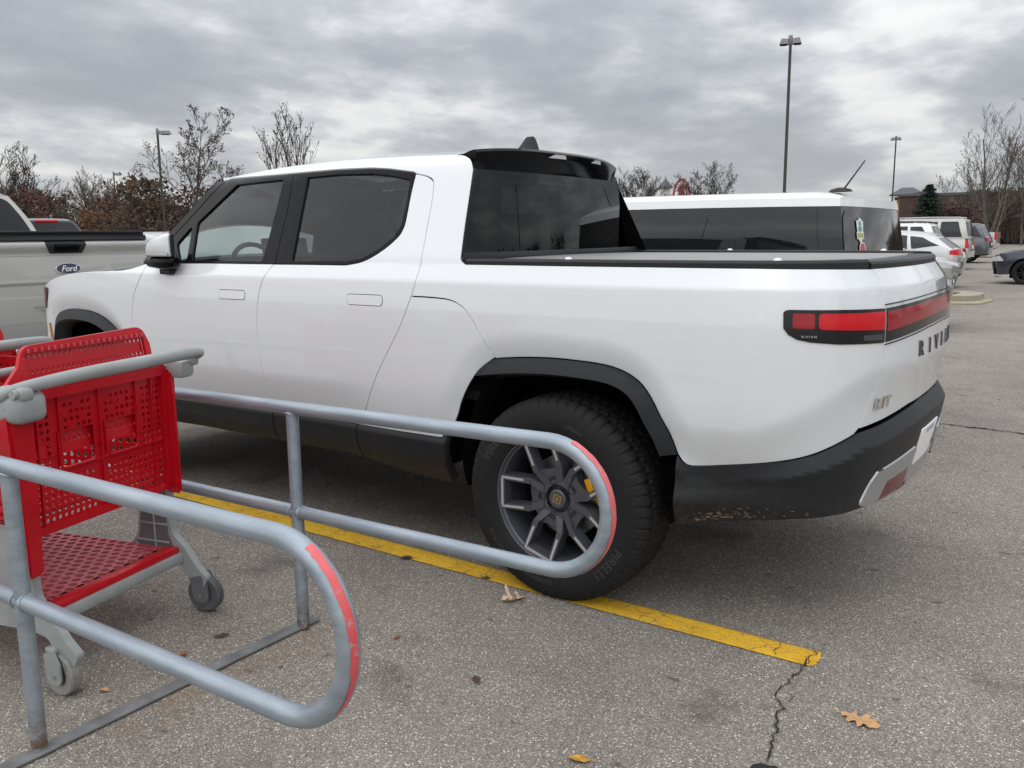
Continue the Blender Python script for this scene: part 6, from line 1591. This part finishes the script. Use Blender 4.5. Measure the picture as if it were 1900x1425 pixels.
t = root('cupola_tower', 'pale square cupola with a pointed slate cap behind the bare trees', 'building', (bx, by, 0), .4)
mb = MB(); mb.box((0, 0, 3.2), (9, 9, 6.4)); mb.box((0, 0, 7.6), (1.5, 1.5, 2.6)); mb.build('wall', 'pale_siding', t, smooth=None)
mb = MB(); mb.lathe([(1.25, 8.8), (1.15, 9.1), (.6, 9.75), (.12, 10.3), (.0001, 10.9)], 8); mb.hexa([(-4.8, -4.8, 6.4), (4.8, -4.8, 6.4), (4.8, 4.8, 6.4), (-4.8, 4.8, 6.4), (-1, -1, 7.2), (1, -1, 7.2), (1, 1, 7.2), (-1, 1, 7.2)]); mb.build('roof', 'roof_slate', t, smooth=None)
bx, by = dirp(1257, 130)
t = root('arch_sign', 'red arch shaped sign between the two round bare trees', 'sign', (bx, by, 0), yaw-math.atan2(1257-950, 1608.8)+R(90))
mb = MB(); mb.tube([(1.15*math.cos(R(a)), 0, 6.5+2.55*math.sin(R(a))) for a in range(0, 181, 10)], .16, 8); mb.box((-1.1, 0, 3.2), (.2, .2, 6.4)); mb.box((1.1, 0, 3.2), (.2, .2, 6.4)); mb.build('arch', 'arch_red', t, smooth=50)
mb = MB(); mb.prism(fillet([(-.50, 6.2), (.50, 6.2), (.42, 8.0), (0, 8.5), (-.42, 8.0)], .2, 4), .2, Matrix(((1, 0, 0, 0), (0, 0, -1, .1), (0, 1, 0, 0), (0, 0, 0, 1)))); mb.build('sign_panel', 'arch_red', t, smooth=None)
# ------------------------------------------------------------------ the far side of the lot, mirrored in the pickup's rear window
src = [o for o in bpy.data.objects if o.parent is None and o.name.startswith('leafy_tree')][:6]
for i, (x, y) in enumerate(((-62, -52), (-55, -58), (-50, -64), (-44, -70), (-38, -76), (-70, -44))):
    c = copy_tree(src[i]); c.location = (x, y, 0); c.rotation_euler = (0, 0, i*1.3); c['group'] = 'trees on the far side of the lot'
    c['label'] = ('dark tree on the far side of the lot, mirrored lowest in the pickup rear window', 'second tree mirrored in the pickup rear window', 'tree mirrored near the middle of the pickup rear window', 'tree mirrored beside the wagon in the pickup rear window', 'tree mirrored next to the far pillar in the pickup rear window', 'tree mirrored nearest the left edge of the pickup rear window')[i]
lp_ = [o for o in bpy.data.objects if o.parent is None and o.name.startswith('lamp_post')][2]
c = copy_tree(lp_); c.location = (-36, -42, 0); c.rotation_euler = (0, 0, R(60)); c['label'] = 'single headed lamp post mirrored in the pickup rear window'
